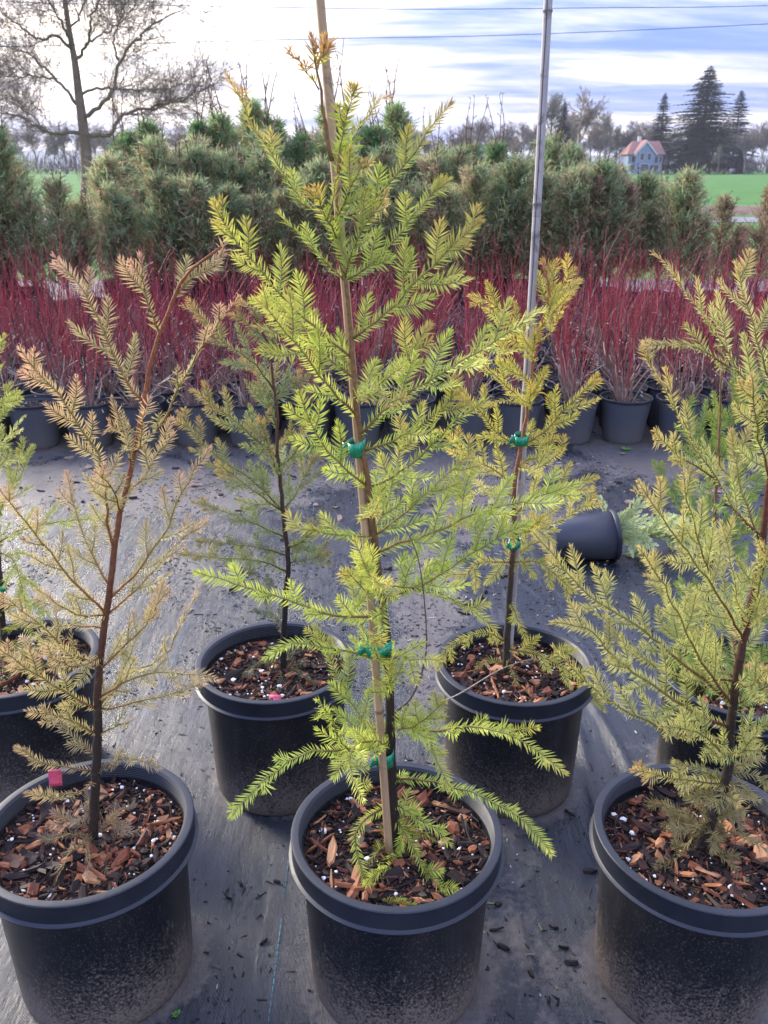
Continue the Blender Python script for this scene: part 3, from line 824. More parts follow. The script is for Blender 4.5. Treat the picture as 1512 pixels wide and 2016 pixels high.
BARK_A = ((0.030, 0.022, 0.018), (0.24, 0.125, 0.050))
pal1 = palette((0.25, 0.37, 0.05), (0.59, 0.66, 0.12), (0.58, 0.32, 0.11), 0.72)
T1 = make_sapling('tallest yellow-green sapling tied to a tan bamboo cane with three green ties', 'sapling', 1.155,
    [(770, 1500), (768, 1400), (762, 1270), (745, 1130), (725, 960), (706, 840), (693, 690), (682, 575), (664, 476), (664, 397), (668, 300)], 0.0105, 0.0022, [
    B((654, 317), (634, 198), (622, 131), (614, 74), d=-.01, bare=.82, tw=.03, tip=4, r=.0032, attach=False, brown=True),
    B((624, 140), (632, 118), (643, 76), d=-.015, tw=.02, tip=4, brown=True, attach=False, bare=.2),
    B((628, 176), (605, 140), (570, 100), d=-.01, tw=.022, tip=4, brown=True, attach=False, bare=.25, gap=.02),
    B((654, 440), (610, 409), (551, 329), (511, 270), (475, 198), (449, 151), d=.03, tip=1.2, tw=.045),
    B((666, 448), (717, 413), (761, 369), (809, 310), (848, 254), (886, 206), d=-.03, tip=1.0, tw=.05),
    B((668, 330), (678, 250), (688, 215), (690, 172), d=-.01, tip=.8, tw=.04, light=.3),
    B((672, 340), (700, 262), (730, 217), (765, 190), d=.02, tip=1.3, tw=.035),
    B((682, 567), (737, 520), (793, 452), (832, 401), (870, 353), d=.05, tip=.6),
    B((676, 560), (634, 512), (586, 460), (551, 421), d=.03, tip=.4),
    B((690, 700), (626, 651), (566, 595), (511, 532), (455, 460), (420, 397), d=-.03, tip=.7, tw=.07, light=.55),
    B((697, 659), (761, 615), (817, 560), (880, 496), (943, 437), d=-.06, tip=.95, tw=.08, light=.55),
    B((690, 810), (650, 766), (602, 706), (555, 643), (507, 591), d=-.10, tip=.7, tw=.08, light=.6),
    B((702, 840), (780, 791), (849, 748), (907, 714), (970, 672), (1018, 642), (1068, 612), d=-.08, tip=.5, tw=.075, light=.6),
    B((729, 972), (777, 940), (836, 889), (892, 833), (950, 790), d=-.08, tip=.3, light=.55),
    B((741, 1099), (797, 1067), (868, 1044), (936, 1012), (1040, 985), (1138, 952), d=.05, tip=.2, light=.65, tw=.07),
    B((769, 1198), (836, 1150), (908, 1103), (975, 1060), (1040, 1030), d=-.03, tip=.15, light=.5),
    B((717, 1222), (650, 1210), (586, 1187), (515, 1163), (440, 1143), (388, 1127), d=-.10, tip=.1, light=.85, tw=.045, gap=.05, bare=.12, lift=.35),
    B((705, 1071), (658, 1052), (618, 1044), (570, 1038), d=-.04, light=.6, tw=.05, lift=.5),
    B((745, 1190), (740, 1160), (735, 1135), d=-.17, light=.9, tw=.075, gap=.02, roll=.15),
    B((747, 1190), (752, 1230), (752, 1268), d=-.10, light=.5, tw=.03),
    B((729, 1302), (682, 1282), (618, 1270), (570, 1270), (523, 1296), d=-.10, light=.55, tw=.02, gap=.05, tip=0),
    B((773, 1305), (800, 1290), (818, 1345), d=-.10, light=.75, tw=.055, gap=.02),
    B((760, 1440), (700, 1472), (610, 1480), (540, 1520), (490, 1565), (458, 1607), d=-.17, light=.7, tw=.02, gap=.06, tip=.1, lift=0),
    B((735, 1462), (690, 1478), (655, 1420), (625, 1380), d=-.15, light=.85, tw=.05, gap=.025, tip=0),
    B((735, 1470), (700, 1468), (690, 1520), (715, 1575), d=-.17, light=.8, tw=.04, gap=.025, lift=0),
    B((780, 1420), (850, 1440), (930, 1430), (1000, 1446), (1060, 1480), (1110, 1520), d=-.12, light=.6, tw=.022, gap=.07, lift=0),
    B((930, 1430), (1000, 1438), (1058, 1432), d=-.11, light=.7, tw=.02, attach=False, gap=.05),
    B((775, 1530), (860, 1540), (940, 1565), (1010, 1600), (1060, 1645), (1085, 1682), d=-.13, light=.4, tw=.015, gap=.09, lift=-.1),
    B((780, 1400), (830, 1430), (860, 1500), (884, 1548), d=-.09, light=.5, tw=.02, gap=.06, lift=0),
    B((740, 1590), (712, 1620), (704, 1690), (740, 1770), (815, 1782), d=-.14, light=.35, tw=.03, gap=.06, lift=0),
    B((780, 1600), (810, 1660), (850, 1730), (905, 1758), d=-.12, light=.4, tw=.04, gap=.05, lift=0),
    B((800, 1670), (770, 1700), (720, 1735), d=-.10, light=.45, tw=.015, attach=False, lift=0),
    B((785, 1590), (840, 1620), (884, 1662), d=-.03, light=.4, tw=.02, lift=0),
    B((721, 956), (682, 925), (646, 889), (618, 841), (590, 774), d=-.06, light=.6, tip=.3),
    B((715, 900), (790, 862), (850, 820), (905, 770), d=-.02, light=.5),
    B((700, 800), (760, 740), (810, 690), (845, 640), d=.05, light=.45),
    B((690, 745), (640, 700), (600, 650), (566, 590), d=.07, light=.5),
    B((676, 540), (700, 480), (735, 420), (760, 380), d=-.07, light=.45),
    B((668, 490), (642, 430), (622, 370), d=-.07, light=.45),
    B((667, 420), (690, 370), (715, 320), d=-.05, light=.4),
    B((733, 1000), (738, 1000), (742, 1010), d=-.14, light=.7, tw=.05, gap=.022),
    B((761, 1055), (816, 996), (876, 936), (930, 890), d=.06, light=.4),
    B((752, 1150), (840, 1160), (930, 1200), (975, 1240), d=-.04, light=.4, tw=.05),
    B((700, 780), (735, 760), (770, 800), d=-.14, light=.6),
    ], pal1, 101, BARK_A, auto=8, base_xy=(0.021, 1.165), auto_z=(0.16, .8), tuft=10, tuft_col=(0.13, 0.13, 0.035), twig=.06, slim=.32)

pal2 = palette((0.34, 0.32, 0.11), (0.56, 0.47, 0.19), (0.64, 0.37, 0.23), 0.95, (0.21, 0.15, 0.11), 0.32)
T2 = make_sapling('unstaked sapling with orange-brown tips and a reddish-brown leaning trunk', 'sapling', 1.166,
    [(188, 1520), (193, 1440), (192, 1397), (198, 1298), (211, 1199), (223, 1105), (238, 1006), (263, 901), (283, 797), (302, 693), (337, 599), (367, 540), (436, 485)], 0.0095, 0.0018, [
    B((278, 797), (248, 748), (218, 688), (183, 609), (144, 544), (107, 505), d=.03),
    B((218, 1095), (208, 976), (196, 906), (159, 842), (124, 787), (79, 738), (40, 688), d=-.08),
    B((307, 668), (297, 614), (278, 554), (258, 518), d=-.03),
    B((270, 892), (317, 837), (357, 758), (397, 688), (436, 629), (471, 584), d=-.06),
    B((340, 596), (380, 545), (440, 500), d=.02, tw=.04),
    B((203, 1224), (149, 1149), (89, 1075), (40, 1015), (-5, 956), d=-.10),
    B((223, 1174), (278, 1115), (327, 1040), (367, 956), (412, 882), d=.03),
    B((238, 1199), (288, 1144), (342, 1075), (407, 1020), d=.09, light=.5),
    B((203, 1323), (248, 1268), (288, 1224), (332, 1159), d=-.10),
    B((198, 1387), (258, 1323), (322, 1293), (357, 1230), (390, 1170), d=.03),
    B((198, 1363), (268, 1333), (347, 1323), (426, 1338), d=-.08, tw=.035),
    B((198, 1400), (290, 1380), (400, 1345), d=.04, tw=.03),
    B((193, 1447), (230, 1430), (262, 1418), d=-.05, tw=.03),
    B((188, 1333), (134, 1278), (74, 1224), (0, 1170), d=-.04),
    B((193, 1397), (139, 1367), (64, 1323), (-10, 1270), d=-.10),
    B((188, 1447), (124, 1412), (55, 1400), d=-.07, tw=.025),
    B((188, 1490), (140, 1450), (100, 1410), d=.04, tw=.025),
    B((190, 1510), (100, 1505), (32, 1472), d=-.03, tw=.015),
    B((190, 1520), (250, 1492), (312, 1512), d=-.04, tw=.02),
    B((215, 1150), (180, 1090), (150, 1010), (130, 930), d=.08),
    B((205, 1250), (150, 1230), (90, 1240), (30, 1290), d=.08),
    B((262, 905), (250, 860), (215, 830), d=-.1, tw=.05),
    B((240, 1010), (220, 960), (190, 930), d=-.1, tw=.05),
    ], pal2, 102, ((0.04, 0.028, 0.02), (0.30, 0.105, 0.045)), auto=6, base_xy=(-0.504, 1.17), tuft=15, tuft_h=.08, tuft_col=(0.25, 0.17, 0.11), twig=.050, nl=.0175, nw=.0019, group=None)

pal3 = palette((0.28, 0.33, 0.085), (0.56, 0.57, 0.17), (0.66, 0.38, 0.15), 0.6, (0.19, 0.15, 0.07), 0.22)
T3 = make_sapling('bushy sapling with dark red-brown trunk, spreading olive branches and a dense brown base tuft', 'sapling', 1.150,
    [(1430, 1530), (1437, 1448), (1447, 1363), (1462, 1274), (1477, 1199), (1497, 1100), (1509, 1001), (1525, 850), (1540, 700), (1545, 560)], 0.0105, 0.002, [
    B((1499, 1070), (1457, 1016), (1412, 946), (1368, 872), (1328, 803), (1293, 738), (1266, 683), d=-.04, tip=1.1),
    B((1525, 850), (1472, 758), (1427, 688), (1382, 624), (1338, 554), (1288, 500), d=-.02, tip=1.1),
    B((1442, 728), (1402, 703), (1353, 678), (1308, 678), (1268, 683), d=-.05, attach=False, tw=.05),
    B((1530, 780), (1500, 700), (1470, 600), (1450, 520), d=.05),
    B((1457, 1274), (1417, 1175), (1368, 1110), (1308, 1026), (1258, 951), d=-.08),
    B((1402, 1150), (1378, 1075), (1353, 976), (1338, 902), d=-.06, attach=False),
    B((1412, 946), (1340, 900), (1290, 850), d=-.05, attach=False, tw=.04),
    B((1445, 1390), (1378, 1299), (1338, 1214), (1298, 1140), (1258, 1080), d=-.10),
    B((1452, 1388), (1397, 1348), (1318, 1284), (1249, 1229), (1174, 1185), (1110, 1120), (1050, 1048), d=-.02, tw=.08),
    B((1432, 1438), (1358, 1398), (1283, 1348), (1209, 1294), (1159, 1239), (1090, 1225), d=-.10, tw=.07),
    B((1427, 1448), (1338, 1447), (1249, 1408), (1159, 1348), (1090, 1275), d=-.07, tw=.055),
    B((1450, 1400), (1500, 1360), (1560, 1330), d=-.05),
    B((1440, 1450), (1500, 1430), (1560, 1425), d=-.09, light=.3),
    B((1480, 1200), (1520, 1170), (1560, 1130), d=-.04),
    B((1430, 1500), (1370, 1440), (1300, 1430), d=-.12, light=.5),
    B((1430, 1500), (1480, 1450), (1530, 1400), d=.08),
    B((1430, 1540), (1340, 1535), (1245, 1515), d=-.05, tip=3, tw=.03),
    B((1470, 1240), (1440, 1120), (1420, 1030), d=.08),
    B((1500, 1080), (1460, 960), (1440, 850), d=.06),
    B((1515, 950), (1490, 840), (1480, 740), d=-.08),
    B((1470, 1240), (1500, 1140), (1530, 1050), d=-.1),
    B((1445, 1380), (1400, 1260), (1350, 1180), d=.09),
    B((1450, 1350), (1330, 1330), (1220, 1270), (1190, 1200), d=.08),
    ], pal3, 103, ((0.035, 0.026, 0.02), (0.16, 0.050, 0.026)), auto=8, base_xy=(0.535, 1.155), light_add=.08, twig_gap=.036, tuft=44, tuft_h=.19, tuft_col=(0.22, 0.18, 0.085), twig=.062, nl=.0185)

pal4 = palette((0.12, 0.185, 0.075), (0.28, 0.34, 0.12), (0.55, 0.29, 0.09), 0.75, (0.075, 0.085, 0.055), 0.35)
T4 = make_sapling('dark green slender sapling with thin dark trunk and orange-tinted tips, no cane', 'sapling', 1.70,
    [(559, 1235), (563, 1157), (568, 1110), (559, 1029), (553, 965), (546, 893), (546, 816), (538, 752), (531, 688), (514, 650), (488, 600)], 0.0085, 0.0016, [
    B((542, 897), (491, 854), (435, 808), (376, 769), d=-.03),
    B((551, 1008), (512, 957), (457, 918), (393, 867), (350, 812), d=.05),
    B((551, 1012), (491, 961), (427, 910), d=-.05),
    B((555, 1064), (499, 1029), (435, 1004), (380, 987), d=.04, tw=.035),
    B((559, 1093), (499, 1076), (435, 1068), (388, 1064), d=.10, tw=.03),
    B((559, 1128), (499, 1102), (435, 1098), (358, 1091), d=-.05, tw=.025),
    B((538, 765), (499, 714), (444, 675), (393, 620), (358, 603), d=-.05, light=.7),
    B((546, 799), (572, 769), (592, 730), d=.03), B((555, 923), (580, 893), (606, 833), d=-.03), B((555, 1000), (580, 974), (623, 889), d=.06),
    B((563, 1076), (606, 1064), (640, 1029), d=.04), B((568, 1110), (612, 1100), (650, 1089), d=-.03),
    B((545, 840), (520, 770), (500, 720), d=.05), B((550, 940), (525, 870), (510, 820), d=-.05),
    B((520, 670), (490, 640), (455, 620), d=.02, tw=.04), B((530, 690), (545, 650), (560, 610), d=-.02, tw=.04),
    B((505, 640), (500, 615), (470, 590), d=-.02, tw=.03),
    ], pal4, 104, ((0.022, 0.018, 0.016), (0.11, 0.055, 0.035)), auto=5, base_xy=(-0.235, 1.71), tuft=12, tuft_col=(0.09, 0.085, 0.05), twig=.058, nl=.018)

pal5 = palette((0.40, 0.41, 0.065), (0.68, 0.63, 0.13), (0.62, 0.34, 0.09), 0.6)
T5 = make_sapling('golden yellow-green sapling tied to a weathered grey bamboo cane', 'sapling', 1.69,
    [(998, 1260), (1001, 1227), (1005, 1133), (1012, 1062), (1012, 968), (1022, 897), (1036, 827), (1043, 770), (1051, 700), (1067, 638), (1081, 572), (1067, 516)], 0.0095, 0.0016, [
    B((1048, 700), (1005, 638), (972, 596), (925, 582), d=-.03), B((1070, 630), (1095, 585), (1130, 530), d=.02), B((1064, 640), (1095, 604), (1128, 582), d=-.04, light=.6),
    B((1078, 580), (1090, 545), (1068, 514), d=.01, tw=.03, tip=1.6),
    B((1034, 874), (1076, 845), (1109, 808), (1151, 770), (1175, 737), d=-.03, light=.7),
    B((1031, 803), (991, 756), (954, 718), (905, 709), d=-.03, light=.7), B((1024, 888), (977, 850), (944, 808), (897, 756), d=.03, light=.6),
    B((1012, 959), (968, 921), (920, 897), (880, 850), d=-.03, light=.7), B((1010, 1006), (1062, 968), (1114, 959), (1175, 940), d=-.05, light=.8),
    B((1012, 1039), (1095, 1029), (1175, 978), d=.03), B((1010, 1100), (1062, 1109), (1133, 1166), d=-.05, light=.6, lift=0), B((1005, 1109), (944, 1109), (892, 1157), d=-.04, lift=0),
    B((1005, 1185), (1020, 1222), (1038, 1265), d=-.05, tw=.02, lift=0), B((1001, 1260), (954, 1246), (888, 1270), (860, 1317), d=-.08, tw=.03, light=.3, lift=.1),
    B((1012, 980), (960, 960), (900, 990), d=.06), B((1020, 920), (1060, 890), (1090, 840), d=.06), B((1012, 1010), (960, 1010), (890, 1040), d=-.03), B((1045, 750), (1010, 720), (985, 660), d=.04),
    B((1010, 1050), (1050, 1040), (1090, 1070), d=-.06, light=.7), B((1040, 800), (1000, 790), (950, 800), d=-.05, light=.7),
    B((1000, 1285), (1060, 1290), (1130, 1330), (1190, 1400), d=-.10, tw=.05, light=.3, lift=.2),
    ], pal5, 105, ((0.05, 0.04, 0.032), (0.34, 0.14, 0.055)), auto=8, base_xy=(0.280, 1.70), tuft=3, tuft_col=(0.2, 0.15, 0.06), twig=.056, nl=.0185)

pal6 = palette((0.28, 0.34, 0.055), (0.55, 0.57, 0.12), (0.5, 0.3, 0.08), 0.25)
T6 = make_sapling('yellow-green sapling with a green tie, in the pot behind the orange-tipped sapling', 'sapling', 1.715,
    [(10, 1260), (2, 1160), (-6, 1060), (-14, 940), (-24, 800), (-34, 680)], 0.0085, 0.0018, [
    B((-18, 890), (10, 868), (42, 848), d=-.03, light=.8), B((-14, 940), (15, 905), (46, 906), d=-.05, light=.8, tw=.03),
    B((-8, 1030), (18, 970), (46, 885), d=-.02, light=.7), B((-4, 1075), (60, 1035), (140, 1026), (200, 1018), d=-.02, light=.7, tw=.05),
    B((-2, 1090), (30, 1110), (50, 1190), d=-.06, light=.5, lift=0), B((5, 1200), (50, 1180), (95, 1210), d=-.08, light=.4),
    B((8, 1240), (40, 1230), (80, 1260), d=-.1, light=.3), B((-20, 850), (-50, 780), (-80, 700), d=0), B((-10, 1000), (-60, 960), (-110, 900), d=0),
    B((-5, 1050), (-60, 1040), (-130, 1010), d=-.03), B((0, 1130), (-50, 1130), (-100, 1160), d=.03), B((-28, 760), (-10, 720), (8, 660), d=.03, light=.6), B((-22, 820), (5, 790), (35, 770), d=.05, light=.8),
    ], pal6, 106, BARK_A, auto=8, base_xy=(-0.835, 1.72), tuft=10, tuft_col=(0.2, 0.18, 0.05), twig=.055, nl=.0185)

pal7 = palette((0.12, 0.23, 0.045), (0.30, 0.42, 0.075), (0.45, 0.25, 0.07), 0.25)
T7 = make_sapling('fresh green sapling with a thin brown stem, in the pot behind the bushy sapling', 'sapling', 1.64,
    [(1402, 1300), (1390, 1240), (1400, 1130), (1408, 1000), (1414, 900), (1418, 800), (1420, 730)], 0.0075, 0.0016, [
    B((1405, 1010), (1450, 960), (1512, 925), d=.03), B((1410, 930), (1440, 860), (1452, 770), d=-.02, light=.7), B((1400, 1100), (1450, 1050), (1512, 1000), d=-.04),
    B((1395, 1180), (1450, 1150), (1510, 1110), d=.05), B((1395, 1230), (1450, 1230), (1520, 1220), d=-.05), B((1395, 1260), (1450, 1290), (1512, 1300), d=-.06, lift=0),
    B((1410, 960), (1370, 900), (1350, 840), d=.05), B((1405, 1060), (1360, 1000), (1330, 950), d=.06), B((1398, 1200), (1350, 1180), (1310, 1210), d=.05),
    B((1398, 1270), (1350, 1270), (1320, 1300), d=-.04, lift=0), B((1418, 830), (1450, 790), (1480, 720), d=.02), B((1400, 1280), (1460, 1320), (1500, 1370), d=-.07, lift=0),
    B((1412, 900), (1460, 900), (1500, 850), d=-.03, light=.7),
    ], pal7, 107, BARK_A, auto=10, base_xy=(0.73, 1.65), tuft=24, tuft_col=(0.13, 0.17, 0.035), twig=.06, nl=.0185)

# ------------------------------------------------------------------ canes, ties, tags
def mat_cane(name, c0, c1, dark, sc):
    m, nt, b, out = new_mat(name)
    n = add_noise(nt, 60, 5, 0.7, stretch=(1, 1, 0.08)); c = ramp(nt, n, [(0.3, c0), (0.7, c1)])
    n2 = ramp(nt, add_noise(nt, 14, 5, 0.75, dist=0.8), [(0.54, g(0)), (0.66, g(0.75))])
    c = mixrgb(nt, n2, c, dark)
    nt.links.new(mixrgb(nt, 1.0, c, vcol(nt), 'MULTIPLY'), b.inputs['Base Color']); setp(b, rough=0.55, spec=0.35)
    bump(nt, b, n, 0.25, 0.002)
    return m
M['cane_tan'] = mat_cane('tan_bamboo', (0.30, 0.19, 0.10), (0.44, 0.30, 0.17), (0.10, 0.07, 0.05), 1)
M['cane_grey'] = mat_cane('grey_bamboo', (0.26, 0.23, 0.23), (0.44, 0.40, 0.40), (0.10, 0.08, 0.08), 1)
def make_cane(label, A, Bp, r, mat, nodes, crack=False):
    A, Bp = np.array(A), np.array(Bp)
    root = empty('bamboo_cane', A); tag(root, label, 'cane')
    L = np.linalg.norm(Bp - A); d = (Bp - A) / L
    ss = sorted(set(np.linspace(0, L, 40).tolist()))
    pts, rad, col = [], [], []
    for k in nodes: ss += [k * L - .006, k * L - .0025, k * L, k * L + .0025, k * L + .006]
    ss = sorted(ss)
    for s in ss:
        q = 0
        for k in nodes:
            if abs(s - k * L) < 1e-6: q = 2
            elif abs(s - k * L) < .0031: q = max(q, 1)
        bow = 0.004 * math.sin(PI * s / L)
        pts.append(d * s + np.array((bow, 0, 0))); rad.append(r * (1 - 0.12 * s / L) + (0.0014 if q == 2 else 0.0004 if q == 1 else 0))
        col.append((0.35,) * 3 if q == 2 else (0.7,) * 3 if q == 1 else (1, 1, 1))
    mb = MB(); mb.tube(pts, rad, 14, np.array(col))
    link('culm', mb.mesh('culm', mat, True), root)
    if crack:
        mb = MB(); s0, s1 = 0.30 * L, 0.985 * L
        S = np.linspace(s0, s1, 50); off = unit(np.cross(d, (0, 1, 0))) * 0.35 * r + np.array((0, -1, 0)) * r * 0.86
        mb.tube([d * s + off * (1 - .1 * s / L) + np.array((0.004 * math.sin(PI * s / L) + .0005 * math.sin(s * 31), 0, 0)) for s in S], 0.0012, 5, (0.25, 0.25, 0.25))
        link('crack', mb.mesh('crack', M['cane_grey'], True), root)
    return root
c1a = at_y(764, 1652, 1.12); c1b = at_y(628, 0, 1.205); c1b2 = c1b + (c1b - c1a) * 0.12
make_cane('tan bamboo cane staking the tallest sapling', c1a - (c1b - c1a) * .02, c1b2, 0.0064, M['cane_tan'], [0.19, 0.42, 0.60, 0.74, 0.855])
c5a = at_y(1003, 1262, 1.715); c5b = at_y(1078, 0, 1.715); c5b2 = c5b + (c5b - c5a) * 0.10
make_cane('weathered grey split bamboo cane staking the golden sapling', c5a - (c5b - c5a) * .03, c5b2, 0.0088, M['cane_grey'], [0.22, 0.43, 0.68, 0.90], True)

def make_tie(label, p, ax, w, dpt, hgt, tail, seed):
    """flat plastic tape wound round cane and trunk, with a knot tail"""
    rng = random.Random(seed)
    root = empty('plant_tie', p); tag(root, label, 'plant tie')
    n = 28; V = []; F = []
    for turn in range(2):
        zo = rng.uniform(-.3, .3) * hgt
        for j in range(n):
            a = 2 * PI * j / n; e = 1 + 0.03 * turn
            x, y = w * math.cos(a) * e, dpt * math.sin(a) * e; t = zo + 0.22 * hgt * math.sin(a + turn)
            wr = rng.uniform(-.0006, .0006)
            V += [(x + wr, y, t - hgt * .5), (x, y + wr, t + hgt * .5)]
        o = turn * 2 * n
        F += [(o + 2 * j, o + 2 * ((j + 1) % n), o + 2 * ((j + 1) % n) + 1, o + 2 * j + 1) for j in range(n)]
    mb = MB(); mb.add(V, F); b = link('band', mb.mesh('band', M['tie'], True), root)
    sm = b.modifiers.new('solid', 'SOLIDIFY'); sm.thickness = 0.0006
    mb = MB(); V = []; F = []
    for k in range(2):
        o = len(V)
        for i in range(6):
            s = i / 5; x = -w - tail * s * (1 if k == 0 else .6); z = -tail * (0.9 if k == 0 else -.25) * s * s + rng.uniform(-.001, .001); h = hgt * (0.42 - 0.12 * s)
            V += [(x, -dpt * .7 - .004 * math.sin(s * 3), z - h), (x + rng.uniform(-.001, .001), -dpt * .7 - .006 * math.sin(s * 2 + 1), z + h)]
        F += [(o + 2 * i, o + 2 * i + 2, o + 2 * i + 3, o + 2 * i + 1) for i in range(5)]
    mb.add(V, F); b = link('tail', mb.mesh('tail', M['tie'], True), root)
    sm = b.modifiers.new('solid', 'SOLIDIFY'); sm.thickness = 0.0006
def tie_at(label, u, v, Y, w, tail, seed, hgt=0.016):
    p = at_y(u, v, Y); make_tie(label, p, None, w, 0.0125, hgt, tail, seed)
tie_at('green plastic tie, highest of three on the tan cane', 702, 877, 1.158, 0.0120, 0.012, 1)
tie_at('green plastic tie on the tan cane, level with the back pots’ rims', 745, 1272, 1.150, 0.020, 0.014, 2)
tie_at('green plastic tie lowest on the tan cane, just above the pot', 757, 1492, 1.145, 0.0145, 0.010, 3)
tie_at('green plastic tie on the grey cane, upper of two', 1027, 861, 1.695, 0.0150, 0.012, 4, .018)
tie_at('green plastic tie on the grey cane, lower of two', 1013, 1068, 1.695, 0.0125, 0.006, 5, .016)
tie_at('green plastic tie on the trunk of the yellow-green sapling behind the orange-tipped one', 0, 1156, 1.71, 0.013, 0.008, 6, .014)

def make_tag(label, p, w, h, rot):
    mb = MB(); n = 6; V = []; 
    for i in range(n):
        z = h * i / (n - 1); c = 0.003 * math.sin(PI * i / (n - 1))
        V += [(-w / 2, c, z), (w / 2, c, z), (-w / 2, c + .0008, z), (w / 2, c + .0008, z)]
    F = []
    for i in range(n - 1):
        a = 4 * i; b = a + 4
        F += [(a, a + 1, b + 1, b), (a + 2, b + 2, b + 3, a + 3), (a, b, b + 2, a + 2), (a + 1, a + 3, b + 3, b + 1)]
    F += [(0, 2, 3, 1), (4 * n - 4, 4 * n - 3, 4 * n - 1, 4 * n - 2)]
    mb.add(V, F)
    o = link('plant_tag', mb.mesh('plant_tag', M['pink'], True), None, p, rot); tag(o, label, 'tag')
q = at_y(110, 1548, 1.235); make_tag('creased pink-red tag stuck upright beside the orange-tipped sapling', (q[0], q[1], q[2]), 0.022, 0.040, (0.15, 0.08, 0.25))
q = on_z(541, 1382, SOIL_Z + 0.018); make_tag('small pink label half buried at the front of the dark green sapling’s pot', (q[0], q[1], q[2] - .004), 0.026, 0.020, (-1.0, 0.1, 0.1))

def stalk(name, label, cat, pts, r, col, parent=None):
    mb = MB(); P = catmull(np.array(pts), 30); O = P[0].copy()
    mb.tube(P - O, np.linspace(r, r * .5, 30), 6, col)
    o = link(name, mb.mesh(name, M['bark'], True), parent, O)
    if label: tag(o, label, cat)
    return o
stalk('dry_stalk', 'pale dry straw stalk lying across the rim of a black pot', 'stalk',
      [on_z(845, 1388, POT_H + .004), on_z(900, 1368, POT_H + .006), on_z(985, 1318, POT_H + .004), on_z(1045, 1298, SOIL_Z + .035), on_z(1060, 1300, SOIL_Z + .014)], 0.0016, (0.42, 0.34, 0.24))
stalk('dead_twig', 'thin bare dead twig arching up beside the tallest sapling’s trunk', 'twig',
      [at_y(776, 1405, 1.15), at_y(812, 1370, 1.13), at_y(838, 1290, 1.12), at_y(836, 1190, 1.11), at_y(822, 1095, 1.10), at_y(796, 1035, 1.10)], 0.0016, (0.16, 0.10, 0.08))

# ------------------------------------------------------------------ rows of small pots with red-stemmed dogwood
def small_pot_meshes():
    H, R = 0.235, 0.138
    b = MB()
    b.lathe([(0.002, 0.004), (0.090, 0.004), (0.100, 0.0), (0.103, 0.004), (0.1055, 0.02), (0.131, H - 0.014), (0.1285, H - 0.014), (0.103, 0.03), (0.1, 0.01), (0.002, 0.01)], 40)
    body = b.mesh('small_pot_body', M['smallpot'], 'edge')
    r = MB(); r.lathe([(0.1312, H - 0.016), (0.1365, H - 0.014), (0.138, H - 0.008), (0.1375, H - 0.002), (0.135, H), (0.1305, H - 0.001), (0.129, H - 0.006), (0.127, H - 0.03)], 40)
    rim = r.mesh('small_pot_rim', M['rim'], 'edge')
    s = MB(); V = [(0, 0, 0.195)]; n = 28; rs = (0.04, 0.08, 0.123)
    rr = random.Random(3)
    for q in rs:
        for j in range(n): a = 2 * PI * j / n; V.append((q * math.cos(a), q * math.sin(a), 0.195 + rr.uniform(-.006, .006)))
    F = [(0, 1 + j, 1 + (j + 1) % n) for j in range(n)]
    for k in range(2): F += [(1 + k * n + j, 1 + (k + 1) * n + j, 1 + (k + 1) * n + (j + 1) % n, 1 + k * n + (j + 1) % n) for j in range(n)]
    s.add(V, F)
    soil = s.mesh('small_pot_soil', M['soil'], True)
    # leaf litter and bits on the soil
    nr = np.random.default_rng(8); k = 170
    r_ = .118 * np.sqrt(nr.random(k)); a = nr.uniform(0, 2 * PI, k); c = np.stack([r_ * np.cos(a), r_ * np.sin(a), .202 + nr.uniform(0, .006, k)], 1)
    d = nr.normal(size=(k, 3)) * (1, 1, .4); d /= np.linalg.norm(d, axis=1)[:, None]; ln = nr.uniform(.003, .013, k)
    V2, F2 = segs(c - d * ln[:, None], c + d * ln[:, None], nr.uniform(.001, .005, k), nr.uniform(.001, .004, k), 4)
    pal = np.array([(.03, .02, .015), (.08, .05, .035), (.17, .12, .085), (.32, .26, .21)])
    lit = fast_mesh('leaf_litter', V2, [F2], np.repeat(pal[nr.choice(4, k, p=[.35, .3, .22, .13])], 8, 0), M['fines'])
    return body, rim, soil, lit
SB, SR, SS, SL = small_pot_meshes()

